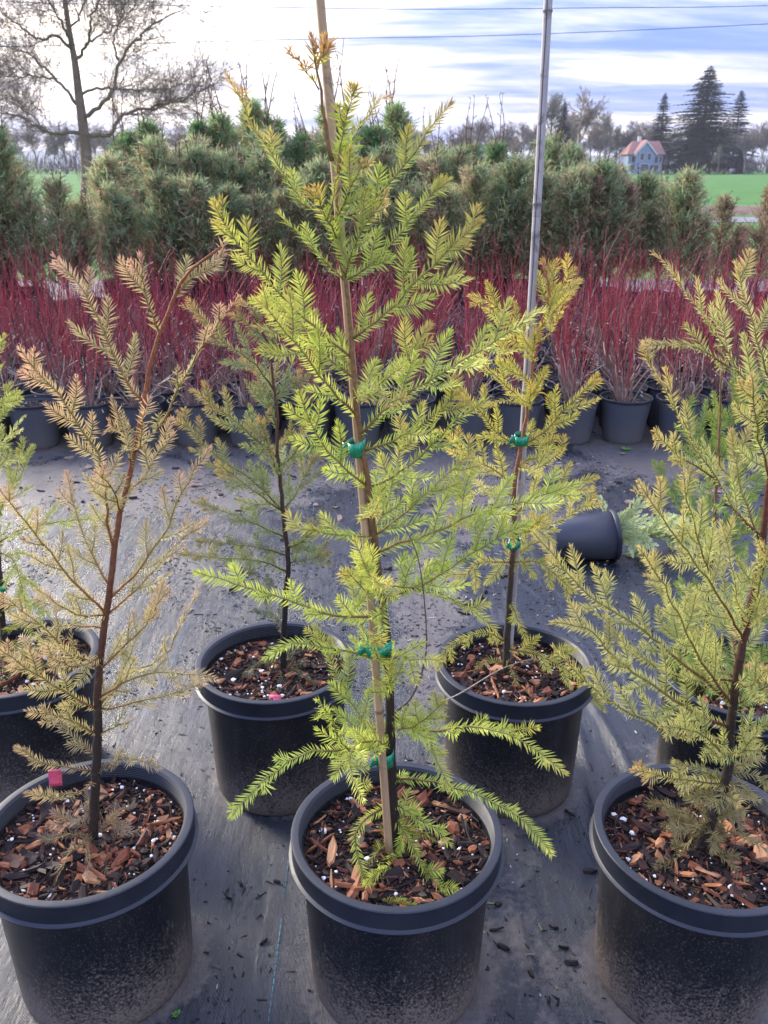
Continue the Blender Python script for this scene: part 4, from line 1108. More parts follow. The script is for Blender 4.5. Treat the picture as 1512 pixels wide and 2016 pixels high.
def dogwood_meshes(seed, tall):
    nr = np.random.default_rng(seed)
    P0, P1, R0, R1, C0 = [], [], [], [], []
    G0, G1, GR0, GR1, GC = [], [], [], [], []
    H0, H1, HR, HC = [], [], [], []
    red = np.array((0.19, 0.012, 0.032)); red2 = np.array((0.36, 0.040, 0.050)); dk = np.array((0.060, 0.010, 0.018)); grey = np.array((0.23, 0.155, 0.13))
    ns = nr.integers(14, 22)
    for i in range(ns):
        a = nr.uniform(0, 2 * PI); r = 0.048 * math.sqrt(nr.random())
        p = np.array((r * math.cos(a), r * math.sin(a), 0.19))
        lean = nr.uniform(0.0, 0.26); d = unit((math.cos(a) * lean + nr.normal(0, .05), math.sin(a) * lean + nr.normal(0, .05), 1))
        L = tall * nr.uniform(.40, 1.15); m = 7; c = red * (1 - (w := nr.random())) + red2 * w
        if nr.random() < .25: c = dk
        r0 = nr.uniform(.0026, .0048)
        for k in range(m):
            q = p + d * L / m; f0, f1 = k / m, (k + 1) / m
            d = unit(d + nr.normal(0, .06, 3) + np.array((0, 0, .05)))
            P0.append(p); P1.append(q); R0.append(r0 * (1 - .7 * f0)); R1.append(r0 * (1 - .7 * f1))
            w = min(1, max(0, (f0 - 0.12) / 0.30)); C0.append(grey * (1 - w) + c * w)
            if k >= 2 and nr.random() < .55:
                sd = unit(d + unit(nr.normal(0, 1, 3)) * .55 + np.array((0, 0, .2))); l2 = L * nr.uniform(.10, .28)
                P0.append(q); P1.append(q + sd * l2); R0.append(r0 * .45); R1.append(r0 * .2); C0.append(c * .9 if k > 3 else grey * .5 + c * .4)
            p = q
    for i in range(17):    # short pruned grey canes and dry twigs at the foot
        a = nr.uniform(0, 2 * PI); r = 0.035 * math.sqrt(nr.random()); p = np.array((r * math.cos(a), r * math.sin(a), 0.19))
        lean = nr.uniform(.1, .8); d = unit((math.cos(a) * lean, math.sin(a) * lean, 1)); L = nr.uniform(.06, .34); rr = nr.uniform(.0020, .0055)
        m = 3; c = grey * nr.uniform(.45, 1.5) * np.array((1, .95, .9)) if nr.random() < .8 else np.array((.42, .36, .30))
        for k in range(m):
            q = p + d * L / m; G0.append(p); G1.append(q); GR0.append(rr * (1 - .5 * k / m)); GR1.append(rr * (1 - .5 * (k + 1) / m)); GC.append(c)
            d = unit(d + nr.normal(0, .25, 3)); p = q
    for i in range(16):    # dry leaf bits and pale cut ends caught among the stems
        q = np.array((nr.normal(0, .085), nr.normal(0, .085), .2 + abs(nr.normal(0, .17)))); d = unit(nr.normal(0, 1, 3)); l2 = nr.uniform(.004, .014)
        H0.append(q - d * l2); H1.append(q + d * l2); HR.append(nr.uniform(.0008, .0035)); HC.append(np.array((.50, .42, .36)) * nr.uniform(.35, 1.2))
    V, F = segs(P0, P1, R0, R1, 4); st = fast_mesh('red_stems', V, [F], np.repeat(np.array(C0), 8, 0), M['stem'])
    V, F = segs(G0, G1, GR0, GR1, 4); gb = fast_mesh('woody_base', V, [F], np.repeat(np.array(GC), 8, 0), M['stem'])
    V, F = segs(H0, H1, HR, np.array(HR) * .7, 4); lb = fast_mesh('leaf_bits', V, [F], np.repeat(np.array(HC), 8, 0), M['stem'])
    return st, gb, lb
DOG = [dogwood_meshes(200 + i, 0.54 + 0.06 * (i % 3)) for i in range(9)]

def dogwood_rows():
    rng = random.Random(77)
    pitch = 0.283
    for row in range(11):
        y = ROW0 + row * 0.262
        half = 756 / FPX * (y * cp + 0.5) + 0.35
        n = int(2 * half / pitch) + 1
        for k in range(n):
            x = -half + (k + 0.5 * (row % 2)) * pitch + rng.uniform(-.015, .015)
            yy = y + rng.uniform(-.02, .02) + 0.02 * x * (1 if row == 0 else 1)
            root = empty('small_pot', (x, yy, 0.0045), rng.uniform(0, 6.28))
            u = x / (y * cp + .5) * FPX + 756
            no_shrub = False; rn = ('front row beside the open cloth', 'second row, just behind the front row', 'third row from the open cloth', 'deeper rows before the conifer hedge')[min(row, 3)]
            lab = 'small black pot of red dogwood in the ' + rn
            grp = 'dogwood pots, ' + rn
            if row == 0 and abs(u - 130) < 55 and not done['empty']:
                no_shrub = True; done['empty'] = True; lab = 'small black pot in the front row with no shrub in it'; grp = None
            tag(root, lab, 'pot', grp)
            link('body', SB, root); link('rim', SR, root); so = link('soil', SS, root)
            if row < 5: tag(link('leaf_litter', SL, so, rot=(0, 0, rng.uniform(0, 6))), kind='stuff')
            if no_shrub: continue
            st, gb, lb = DOG[rng.randrange(len(DOG))]
            sh = empty('dogwood_shrub', (x, yy, 0.0045 + 0.0), rng.uniform(0, 6.28)); s = rng.uniform(.72, 1.16) * (1 if row < 5 else 0.95); sh.scale = (1, 1, s)
            sh.location.z = 0.2 * (1 - s)
            tag(sh, 'bare red-stemmed dogwood shrub in the ' + rn, 'shrub', 'dogwood shrubs, ' + rn)
            tag(link('red_stems', st, sh), kind='stuff'); link('woody_base', gb, sh); tag(link('leaf_bits', lb, sh), kind='stuff')
done = {'empty': False}
dogwood_rows()

# ------------------------------------------------------------------ hedge of potted conifers
def cypress_mesh(seed, h, w, pal, ns, leader, sparse):
    """feathery upright conifer: flat scale sprays on short branches"""
    nr = np.random.default_rng(seed)
    P0, P1, R0, R1 = [np.zeros(3)], [np.array((0, 0, h * .97))], [0.016], [0.003]
    L0, L1, LW, LC = [], [], [], []
    pal = np.array(pal)
    nb = int(ns)
    for i in range(nb):
        f = nr.random() ** 0.85; z = h * (0.10 + 0.88 * f)
        az = nr.uniform(0, 2 * PI)
        rr = w * (0.14 + 0.86 * (1 - f) ** .8) * nr.uniform(.35, 1.3)
        d = unit((math.cos(az), math.sin(az), nr.uniform(.5, 1.7)))
        a = np.array((0, 0, z)); e = a + d * rr
        P0.append(a); P1.append(e); R0.append(.0035); R1.append(.0012)
        c = pal[nr.choice(len(pal))] * nr.uniform(.85, 1.45)
        nf = int(nr.integers(7, 12))
        for k in range(nf):
            t = 0.25 + .75 * k / nf; q = a + d * rr * t
            sd = unit(d + nr.normal(0, .6, 3) + np.array((0, 0, .35))); ln = nr.uniform(.05, .15)
            if nr.random() < sparse: continue
            cc = c * nr.uniform(.75, 1.25)
            L0.append(q); L1.append(q + sd * ln); LW.append(nr.uniform(.0035, .007)); LC.append(cc)
            for s2 in range(3):
                sb = q + sd * ln * (.25 + .25 * s2); s3 = unit(sd + nr.normal(0, .7, 3)); 
                L0.append(sb); L1.append(sb + s3 * ln * .55); LW.append(nr.uniform(.0025, .006)); LC.append(cc * nr.uniform(.85, 1.15))
    if leader:   # bare whippy tops
        for i in range(3):
            p = np.array((nr.normal(0, .05), nr.normal(0, .05), h * .9)); d = unit((nr.normal(0, .12), nr.normal(0, .12), 1)); Ld = leader * nr.uniform(.6, 1.1); m = 6
            for k in range(m):
                q = p + d * Ld / m; P0.append(p); P1.append(q); R0.append(.0075 * (1 - k / m) + .0034); R1.append(.0075 * (1 - (k + 1) / m) + .003); d = unit(d + nr.normal(0, .1, 3)); 
                for s in range(2):
                    if nr.random() < .75:
                        sd = unit(np.array((nr.normal(), nr.normal(), .9))); l2 = nr.uniform(.05, .16) * (1.1 - k / m); e = q + sd * l2; P0.append(q); P1.append(e); R0.append(.0042); R1.append(.0026)
                        P0.append(q + sd * l2 * .5); P1.append(q + sd * l2 * .5 + unit(sd + nr.normal(0, .6, 3)) * l2 * .5); R0.append(.0034); R1.append(.002)
                p = q
    V, F = segs(P0, P1, R0, R1, 4)
    wood = fast_mesh('trunk', V, [F], np.tile(np.array((.14, .085, .055)), (len(V), 1)), M['far_bark'])
    L0, L1, LW, LC = np.array(L0), np.array(L1), np.array(LW)[:, None], np.array(LC)
    D = L1 - L0; S = np.cross(D, nr.normal(size=D.shape)); S /= np.linalg.norm(S, axis=1)[:, None] + 1e-9
    mid = L0 + D * .5
    v = np.stack([L0, mid - S * LW, mid + S * LW, L1], 1).reshape(-1, 3); k = len(L0); b = np.arange(k) * 4
    crown = fast_mesh('crown', v, [np.stack([b, b + 1, b + 3, b + 2], 1)], np.repeat(LC, 4, 0), M['thuja'])
    return wood, crown
OLIVE = [(.23, .27, .125), (.18, .25, .12), (.27, .26, .13), (.21, .26, .135), (.30, .215, .125)]
GREENC = [(.13, .24, .09), (.18, .27, .10), (.12, .21, .09), (.24, .26, .12), (.26, .22, .12)]
BROWN = [(.31, .20, .13), (.26, .20, .12), (.24, .22, .12)]
CY = [cypress_mesh(300 + i, 1.15 + .1 * i, .60, OLIVE, 270, 0.34, 0.2) for i in range(4)]
CG = [cypress_mesh(320 + i, 1.62 + .08 * i, .58, GREENC, 400, 0.85, 0.03) for i in range(3)]
CBr = [cypress_mesh(340 + i, 1.10 + .12 * i, .40, BROWN, 150, 0.25, 0.25) for i in range(3)]
def hedge():
    rng = random.Random(5)
    def put(kind, ms, u, Y, s, label, group, pot=True):
        x = (u - 756) / FPX * (Y * cp + .45)
        wood, crown = ms[rng.randrange(len(ms))]
        root = empty('conifer', (x, Y, 0.26 if pot else 0.0), rng.uniform(0, 6.28)); root.scale = (s, s, s); tag(root, label, 'conifer', group)
        link('trunk', wood, root); tag(link('crown', crown, root), kind='stuff')
        if pot:
            pr = empty('nursery_pot', (x, Y, 0.0045), rng.uniform(0, 6)); pr.scale = (1.12, 1.12, 1.16); tag(pr, 'black pot at the foot of the potted conifer hedge', 'pot', 'pots under the hedge conifers')
            link('body', SB, pr); link('rim', SR, pr); link('soil', SS, pr)
    for k in range(42):
        u = -230 + k * 46 + rng.uniform(-16, 16)
        if u > 1180: continue
        s = rng.uniform(.64, .86)
        if u < 80: s *= 1.12
        if 40 < u < 250: s *= .9
        put('olive', CY, u, 7.75 + rng.uniform(-.12, .12), s, 'olive-brown potted conifer in the front line of the hedge', 'olive hedge conifers, front line')
    for k in range(40):
        u = -200 + k * 44 + rng.uniform(-18, 18)
        if u > 1240 or 60 < u < 210: continue
        put('olive', CY, u, 8.55 + rng.uniform(-.15, .15), rng.uniform(.66, .90), 'olive-brown potted conifer in the second line of the hedge', 'olive hedge conifers, second line')
    for k in range(34):
        u = -200 + k * 52 + rng.uniform(-20, 20)
        if u > 1200 or 30 < u < 230: continue
        put('olive', CY, u, 9.2 + rng.uniform(-.12, .12), rng.uniform(.72, .98), 'olive-brown potted conifer in the third line of the hedge', 'olive hedge conifers, third line')
    for u in (-150, -60, 10, 285, 325, 420, 462, 510, 560, 610, 668, 730, 790, 848, 925, 960):
        put('green', CG, u + rng.uniform(-10, 10), 10.0 + rng.uniform(-.3, .3), rng.uniform(.80, .96) * (0.86 if u > 800 else 1), 'tall dark green conifer with bare whippy tops at the back of the hedge', 'tall green hedge conifers')
    for u, s in ((1100, 1.05), (1150, 1.0), (1185, 1.12), (1215, .95), (1245, 1.0), (1290, 1.05), (1325, 1.08), (1360, .78), (1400, .9), (1435, .72), (1480, .92), (1515, .95), (1560, 1.0), (1600, 1.0)):
        put('brown', CBr if u not in (1290, 1325, 1245) else CY, u, 8.0 + rng.uniform(-.3, .3), s * .74, 'thin brownish potted conifer in the gappy end of the hedge', 'gappy hedge conifers')
hedge()

# ------------------------------------------------------------------ far trees, house, wires
def grow(nr, p, d, L, r, lev, out, spread=.55, up=.08, maxlev=5):
    m = 3 if lev < 3 else 2
    for k in range(m):
        q = p + d * L / m; out.append((p, q, r * (1 - .25 * k / m), r * (1 - .25 * (k + 1) / m)))
        d = unit(d + nr.normal(0, .13, 3) + np.array((0, 0, up))); p = q
        if lev < maxlev and (k > 0 or lev > 0):
            for _ in range(1 if lev < 2 else int(nr.integers(1, 3))):
                sd = unit(d + unit(nr.normal(0, 1, 3)) * spread * 1.25); grow(nr, p, sd, L * nr.uniform(.5, .75), r * .55, lev + 1, out, spread, up, maxlev)
    if lev < maxlev: grow(nr, p, d, L * .7, r * .7, lev + 1, out, spread, up, maxlev)

def bare_mesh(seed, h, col, spread=.6, maxlev=5, rmin=.035):
    nr = np.random.default_rng(seed); out = []
    grow(nr, np.array((0, 0, h * .2)), np.array((0, 0, 1.)), h * .30, h * .020, 0, out, spread, .07, maxlev)
    P0, P1, R0, R1 = (np.array([o[i] for o in out]) for i in range(4))
    tr = MB(); tr.tube([(0, 0, 0), (0, 0, h * .1), (0, 0, h * .21)], [h * .026, h * .022, h * .02], 7, col)
    V, F = segs(P0, P1, np.maximum(R0, rmin), np.maximum(R1, rmin * .8), 3)
    return tr.mesh('trunk', M['far_bark'], True), fast_mesh('crown', V, [F], np.tile(np.array(col), (len(V), 1)), M['far_bark'])
GREYB = (.20, .175, .155)
BARE = [bare_mesh(400 + i, 14, c, s, 6, .026) for i, (c, s) in enumerate([(GREYB, .65), ((.22, .185, .15), .75), ((.18, .16, .15), .55), ((.24, .19, .145), .7), ((.19, .18, .14), .6)])]

def fir_mesh(seed, h, w, col, gap=0.0, dens=1.0):
    nr = np.random.default_rng(seed); col = np.array(col)
    V = []; Cc = []; Fq = []; n = 0
    P0, P1 = [np.zeros(3)], [np.array((0, 0, h))]; R0, R1 = [h * .016], [.03]
    lev = int(66 * dens)
    for i in range(lev):
        f = (i + nr.uniform(0, .6)) / lev; z = h * (.06 + .93 * f)
        R = w * (1 - f) ** .85 * nr.uniform(.55, 1.15) + .15
        if nr.random() < gap: continue
        nbr = int(nr.integers(7, 11))
        for b in range(nbr):
            az = 2 * PI * b / nbr + nr.uniform(-.4, .4); rr = R * nr.uniform(.6, 1.1)
            d = np.array((math.cos(az), math.sin(az), -.18 + .35 * f)); a = np.array((0, 0, z))
            P0.append(a); P1.append(a + d * rr); R0.append(.05); R1.append(.02)
            m = max(3, int(rr / .42))
            for k in range(m):
                t = (k + .6) / m; q = a + d * rr * t + np.array((0, 0, .10 * math.sin(PI * t) * rr - .06 * rr * t * t))
                wd = (.50 + .60 * (1 - t)) * (0.6 + rr * .14); sdv = np.array((-math.sin(az), math.cos(az), 0))
                ln = rr / m * 1.1
                for s in (-1, 1):
                    e = q + sdv * s * wd * nr.uniform(.6, 1.2) + d * ln * nr.uniform(.2, .8) + np.array((0, 0, -nr.uniform(.12, .4) * wd))
                    V += [q - d * ln * .45, q + d * ln * .6, e]; Cc += [col * nr.uniform(.65, 1.3)] * 3
                V += [q - sdv * .12, q + sdv * .12, q + d * ln * .6 + np.array((0, 0, .18 * nr.random()))]; Cc += [col * nr.uniform(.8, 1.35)] * 3
    V = np.array(V); F = np.arange(len(V)).reshape(-1, 3)
    vt, ft = segs(P0, P1, R0, R1, 4)
    return fast_mesh('trunk', vt, [ft], np.tile((.08, .06, .05), (len(vt), 1)), M['far_bark']), fast_mesh('crown', V, [F], np.array(Cc), M['far_leaf'])

def far_tree(name, meshes, u, vtop, Y, hm, label, cat, group, wx=1.0, rz=0.0):
    zt = at_y(u, vtop, Y)
    s = zt[2] / max(v.co.z for v in meshes[1].vertices)
    root = empty(name, (zt[0], Y, -0.01), rz); root.scale = (s * wx, s * wx, s); tag(root, label, cat, group)
    link('trunk', meshes[0], root); link('crown', meshes[1], root)
FG = (.030, .066, .046)
far_tree('fir_tree', fir_mesh(501, 24, 6.6, FG), 1400, 130, 215, 24, 'tallest broad dark fir tree beside the blue house', 'tree', None, 2.2)
far_tree('fir_tree', fir_mesh(502, 18, 4.2, (.030, .058, .045), .12, .9), 1310, 183, 222, 18, 'slim open fir tree right behind the blue house', 'tree', None, 1.35)
far_tree('fir_tree', fir_mesh(503, 18, 5.2, (.030, .055, .048), .15, .8), 1461, 178, 235, 18, 'open-topped fir tree behind the tallest fir', 'tree', None, 1.4)
far_tree('fir_tree', fir_mesh(504, 16, 3.6, (.018, .045, .040)), 1113, 200, 205, 16, 'narrow dark conifer standing among bare trees, away from the house', 'tree', None, 1.3)
far_tree('fir_tree', fir_mesh(505, 8, 2.2, (.035, .06, .035)), 1340, 300, 208, 8, 'small fir at the foot of the tallest fir', 'tree', None)
far_tree('fir_tree', fir_mesh(506, 8, 2.0, (.04, .06, .035)), 1462, 282, 205, 8, 'small olive fir under the open-topped fir', 'tree', None)
def treeline():
    rng = random.Random(9)
    spec = [(1150, 168, 200), (1090, 175, 215), (1200, 215, 225), (1000, 235, 225), (960, 262, 230), (1045, 240, 230), (1262, 232, 240), (1290, 238, 245), (1350, 235, 250), (1440, 245, 230), (1490, 235, 240), (1530, 225, 230), (1225, 262, 240), (930, 275, 240), (890, 272, 240), (850, 270, 240)]
    spec += [(u, 254 + rng.uniform(-18, 18), 230 + rng.uniform(-20, 30)) for u in range(-40, 860, 20)]
    spec += [(1475, 262, 200), (1420, 285, 200), (1180, 262, 205), (1245, 285, 222), (1378, 262, 240), (1320, 262, 240), (1015, 262, 215)]
    spec += [(u, 248 + rng.uniform(-22, 26), 228 + rng.uniform(-8, 40)) for u in range(880, 1540, 17)]
    spec += [(1222, 318, 203), (1246, 326, 202), (1282, 322, 203), (1312, 312, 204), (1204, 312, 204)]
    for u, v, Y in spec:
        near = u > 880
        far_tree('bare_tree', BARE[rng.randrange(5)], u, v, Y, 14.2, 'leafless grey-brown tree in the far line near the house' if near else 'leafless grey-brown tree in the far line beyond the green field', 'tree',
                 'bare trees near the house' if near else 'bare trees beyond the field', rng.uniform(.9, 1.25), rng.uniform(0, 6))
    # understorey of bare brush
    nr = np.random.default_rng(12); k = 7000
    x = nr.uniform(-150, 150, k); y = 236 + nr.uniform(-12, 12, k); h = nr.uniform(1.2, 5.5, k) * (0.6 + 0.6 * vnoise(x * .12, y * .1, 4))
    keep = ~((x > 50) & (x < 78) & (y < 230)); x, y, h = x[keep], y[keep], h[keep]; k = len(x)
    d = np.stack([nr.normal(0, .35, k), nr.normal(0, .35, k), np.ones(k)], 1)
    z0 = nr.uniform(0, 1, k) * h * .6
    p0 = np.stack([x, y, z0], 1); V, F = segs(p0, p0 + d * (h * .5)[:, None], np.full(k, .08), np.full(k, .04), 3)
    pal = np.array([(.11, .085, .075), (.13, .10, .085), (.09, .08, .065), (.15, .10, .085)])
    o = link('brush', fast_mesh('brush', V, [F], np.repeat(pal[nr.choice(4, k)], 6, 0), M['far_bark'])); tag(o, 'grey-brown leafless brush along the foot of the far trees', 'brush', None, 'stuff')
treeline()
M['hill'] = mat_plain('hazy_hill_forest', (.055, .075, .085), 0.95, .02, .2)  # blue-grey of distance haze put into the forest colour
def hills():
    xs = np.linspace(-1400, 1400, 120); mb = MB(); V = []
    for x in xs:
        h = 14 + 22 * float(vnoise(np.array([x * .0035 + 9]), np.array([.5]), 2)[0]) + 10 * float(vnoise(np.array([x * .02]), np.array([1.5]), 3)[0])
        V += [(x, 1500, -1), (x, 1620, h * .7), (x, 1750, h), (x, 1950, -1)]
    F = [(4 * i + k, 4 * i + 4 + k, 4 * i + 5 + k, 4 * i + 1 + k) for i in range(len(xs) - 1) for k in range(3)]
    mb.add(V, F); tag(link('hills', mb.mesh('hills', M['hill'], True)), 'low wooded hills coloured haze-blue beyond the far trees', None, None, 'structure')
hills()

def big_tree():
    """large leafless tree; main limbs follow the photograph, 40 m away"""
    Y = 40.0; nr = np.random.default_rng(31)
    base = at_y(172, 383, Y); base[2] = -.01
    root = empty('bare_tree', base); tag(root, 'large leafless tree with spreading mossy limbs standing close beyond the hedge', 'tree')
    O = base.copy()
    col = np.array((.19, .16, .115)); colu = np.array((.26, .20, .13)); trc = np.array((.23, .165, .13))
    T = np.array([base, at_y(172, 340, Y), at_y(168, 290, Y), at_y(162, 235, Y), at_y(155, 185, Y), at_y(147, 120, Y), at_y(138, 70, Y), at_y(128, 0, Y), at_y(120, -90, Y), at_y(118, -200, Y)])
    mb = MB(); mb.tube(catmull(T, 40) - O, np.interp(np.linspace(0, 1, 40), [0, .08, .3, .5, .8, 1], [.38, .26, .20, .13, .07, .03]), 10, np.linspace(0, 1, 40)[:, None] * (col - trc) + trc)
    link('trunk', mb.mesh('trunk', M['far_bark'], True), root)
    limbs = [([(168, 262), (120, 262), (80, 255), (40, 228), (-20, 220)], -2, .17), ([(168, 265), (215, 262), (245, 225), (300, 210), (360, 195), (420, 165)], 1.5, .19),
             ([(158, 232), (190, 215), (220, 180), (234, 130), (255, 95), (300, 50), (360, 20)], -1.5, .19), ([(150, 205), (125, 170), (95, 140), (60, 110), (20, 95), (-30, 92)], 2, .14),
             ([(155, 190), (185, 175), (230, 175), (290, 178), (350, 165), (415, 140)], 3, .12), ([(140, 95), (110, 70), (75, 75), (30, 45), (0, 20), (-30, -20)], 1, .14),
             ([(146, 120), (170, 90), (180, 40), (195, 0), (210, -70)], -2, .14), ([(234, 130), (225, 80), (240, 30), (260, -30)], 0, .10), ([(142, 100), (125, 50), (100, 10), (85, -50)], -2, .12),
             ([(135, 60), (160, 20), (170, -40), (165, -120)], 2, .10), ([(175, 80), (215, 60), (260, 20), (300, -30)], 3, .09), ([(110, 155), (70, 150), (20, 150), (-20, 140)], -3, .08),
             ([(245, 225), (290, 225), (330, 200), (370, 200)], 2, .08), ([(90, 256), (60, 225), (20, 200), (-10, 195)], 2, .08)]
    tw = []
    for pts, dy, r in limbs:
        P = np.array([at_y(u, v, Y + dy * k / (len(pts) - 1)) for k, (u, v) in enumerate(pts)])
        Q = catmull(P, 26); Q[1:-1] += nr.normal(0, .035, (24, 3))
        rad = r * .52 * (1 - .82 * np.linspace(0, 1, 26))
        mb = MB(); mb.tube(Q - O, rad, 7, np.linspace(0, 1, 26)[:, None] * (colu - col) + col); link('limb', mb.mesh('limb', M['far_bark'], True), root)
        for i in range(5, 26):
            for _ in range(3):
                d = unit(unit(Q[min(i + 1, 25)] - Q[i - 1]) * .7 + nr.normal(0, .6, 3) + np.array((0, 0, .12)))
                grow(nr, Q[i] - O, d, nr.uniform(.5, 1.25), max(.022, rad[i] * .35), 3, tw, .7, .03, 5)
    # drooping spurs round the trunk fork
    for i in range(60):
        q = at_y(165 + nr.normal(0, 28), 262 + nr.normal(0, 12), Y + nr.normal(0, .6)) - O
        grow(nr, q, unit(nr.normal(0, 1, 3)), nr.uniform(.2, .5), .02, 4, tw, .8, .0, 5)
    P0, P1, R0, R1 = (np.array([o[i] for o in tw]) for i in range(4))
    V, F = segs(P0, P1, np.maximum(R0 * .45, .0075), np.maximum(R1 * .45, .006), 3)
    tag(link('crown', fast_mesh('crown', V, [F], np.tile((.26, .20, .155), (len(V), 1)), M['far_bark']), root), kind='stuff')
big_tree()

def house():
    Y = 210.0
    a = at_y(1229, 350, Y); b = at_y(1305, 350, Y)
    W = b[0] - a[0]; cx = (a[0] + b[0]) / 2; D = 7.0; He, Hr = 4.2, 7.0
    root = empty('house', (cx, Y, -.005)); tag(root, 'blue two-storey house with red-brown roof and white-trimmed front gable', 'house')
    blue = mat_plain('blue_siding', (.20, .25, .36), .8, 2, .15); roof = mat_plain('red_roof', (.27, .135, .11), .9, 3, .25); white = mat_plain('white_trim', (.55, .57, .60), .6, 3, .15); glass = mat_plain('window_glass', (.07, .08, .10), .15)
    w = W / 2
    mb = MB(); mb.box((-w + .5, -.0, 0), (w - .5, D, He)); mb.add([(-w+.5, 0.01, He), (w-.5, .01, He), (w - .5, D, He), (-w + .5, D, He)], [(0, 1, 2, 3)]); 
    link('wall', mb.mesh('wall', blue), root)
    mb = MB()
    mb.add([(-w, -.5, He - .1), (w, -.5, He - .1), (w, D + .5, He - .1), (-w, D + .5, He - .1), (-w + 2.0, D / 2, Hr), (w - .6, D / 2, Hr)],
           [(0, 1, 5, 4), (1, 2, 5), (2, 3, 4, 5), (3, 0, 4), (3, 2, 1, 0)])
    rf = link('roof', mb.mesh('roof', roof), root)
    mb = MB(); mb.box((-1.2, D / 2 - .3, Hr - .4), (-.5, D / 2 + .3, Hr + .9)); link('chimney', mb.mesh('chimney', white), rf)
    gx = -.35; gw = 2.1
    mb = MB(); mb.add([(gx - gw, -1.2, 0), (gx + gw, -1.2, 0), (gx + gw, -1.2, 4.3), (gx, -1.2, 6.6), (gx - gw, -1.2, 4.3), (gx - gw, 3, 0), (gx + gw, 3, 0), (gx + gw, 3, 4.3), (gx, 3, 6.6), (gx - gw, 3, 4.3)],
                      [(0, 1, 2, 3, 4), (9, 8, 7, 6, 5), (1, 6, 7, 2), (0, 4, 9, 5), (2, 7, 8, 3), (4, 3, 8, 9)])
    gb = link('gable_wing', mb.mesh('gable_wing', blue), root)
    for s in (-1, 1):
        mb = MB(); mb.add([(gx, -1.5, 7.0), (gx + s * (gw + .4), -1.5, 4.25), (gx + s * (gw + .4), -1.5, 3.85), (gx, -1.5, 6.55), (gx, -1.25, 7.0), (gx + s * (gw + .4), -1.25, 4.25), (gx + s * (gw + .4), -1.25, 3.85), (gx, -1.25, 6.55)],
                          [(0, 1, 2, 3), (7, 6, 5, 4), (0, 4, 5, 1), (1, 5, 6, 2), (2, 6, 7, 3)]); link('bargeboard', mb.mesh('bargeboard', white), gb)
        mb = MB(); mb.add([(gx, -1.4, 7.04), (gx + s * (gw + .4), -1.4, 4.3), (gx + s * (gw + .4), 3.4, 4.3), (gx, 3.4, 7.04), (gx, -1.4, 7.12), (gx + s * (gw + .4), -1.4, 4.38), (gx + s * (gw + .4), 3.4, 4.38), (gx, 3.4, 7.12)],
                          [(0, 1, 2, 3), (4, 7, 6, 5), (0, 4, 5, 1), (1, 5, 6, 2), (2, 6, 7, 3)]); link('gable_roof', mb.mesh('gable_roof', roof), gb)
    for x, y, z, ww, hh in ((gx - .8, -1.2, 3.0, .8, 1.3), (gx + .8, -1.2, 3.0, .8, 1.3), (gx, -1.2, .6, 1.6, 1.5), (w - 2.0, 0, 2.4, .9, 1.3), (w - 1.0, 0, 2.4, .5, 1.3), (w - 1.8, 0, .5, 1.1, 1.4), (-w + 1.6, 0, .5, .9, 1.5), (-w + 1.6, 0, 2.5, .8, 1.2)):
        mb = MB(); mb.box((x - ww / 2 - .07, y - .08, z - .07), (x + ww / 2 + .07, y - .003, z + hh + .07)); f = link('window', mb.mesh('window', white), root)
        mb = MB(); mb.box((x - ww / 2, y - .11, z), (x + ww / 2, y - .083, z + hh)); link('pane', mb.mesh('pane', glass), f)
    mb = MB(); mb.box((gx - 3.6, -1.6, 0), (gx - 2.4, -.02, .25)); mb.box((gx - 3.5, -.10, .25), (gx - 2.6, -.02, 2.2)); link('door', mb.mesh('door', white), root)
    # white object too small to identify, given the shape of a tank
    p = at_y(1440, 352, 205); tk = empty('white_object', (p[0], 205, -.005)); tag(tk, 'small unidentified white object, built as a tank, at the field edge below the tallest fir', 'tank')
    mb = MB(); mb.tube([(-.75, 0, .75), (-.68, 0, .75), (-.5, 0, .75), (.5, 0, .75), (.68, 0, .75), (.75, 0, .75)], [.12, .32, .42, .42, .32, .12], 14); link('shell', mb.mesh('shell', white, True), tk)
    for x in (-.45, .45):
        mb = MB(); mb.box((x - .1, -.3, 0), (x + .1, .3, .42)); link('foot', mb.mesh('foot', white), tk)
house()

def wires():
    Y = 36.0
    wm = mat_plain('wire', (.035, .04, .06), .6)
    wood = mat_plain('pole_wood', (.10, .075, .06), .9, 6, .3)
    defs = [([(-700, -26), (0, 3), (420, 12), (700, 17), (900, 18), (1200, 15), (1512, 11), (2300, -16)], 'upper overhead wire crossing the sky', .011), ([(-700, 100), (0, 92), (650, 76), (1000, 69), (1512, 47), (2300, 2)], 'lower overhead wire crossing the sky', .011)]
    for pl, lab, r in defs:
        P = np.array([at_y(u, v, Y) for u, v in pl]); Q = catmull(P, 70); O = Q[0].copy()
        mb = MB(); mb.tube(Q - O, r, 5); o = link('power_line', mb.mesh('power_line', wm, True), None, O); tag(o, lab, 'wire')
    for u in (-700, 2300):
        p = at_y(u, 330, Y); t = at_y(u, -40, Y)
        pr = empty('utility_pole', (p[0], Y, -.01)); tag(pr, 'wooden pole carrying the overhead wires', 'pole', 'utility poles')
        mb = MB(); mb.tube([(0, .16, 0), (0, .16, 4), (0, .16, t[2] + .8)], [.16, .14, .11], 10); link('post', mb.mesh('post', wood, True), pr)
        mb = MB(); mb.box((-.06, -.9, t[2] - .1), (.06, 1.1, t[2] + .05)); link('crossarm', mb.mesh('crossarm', wood), pr)
wires()

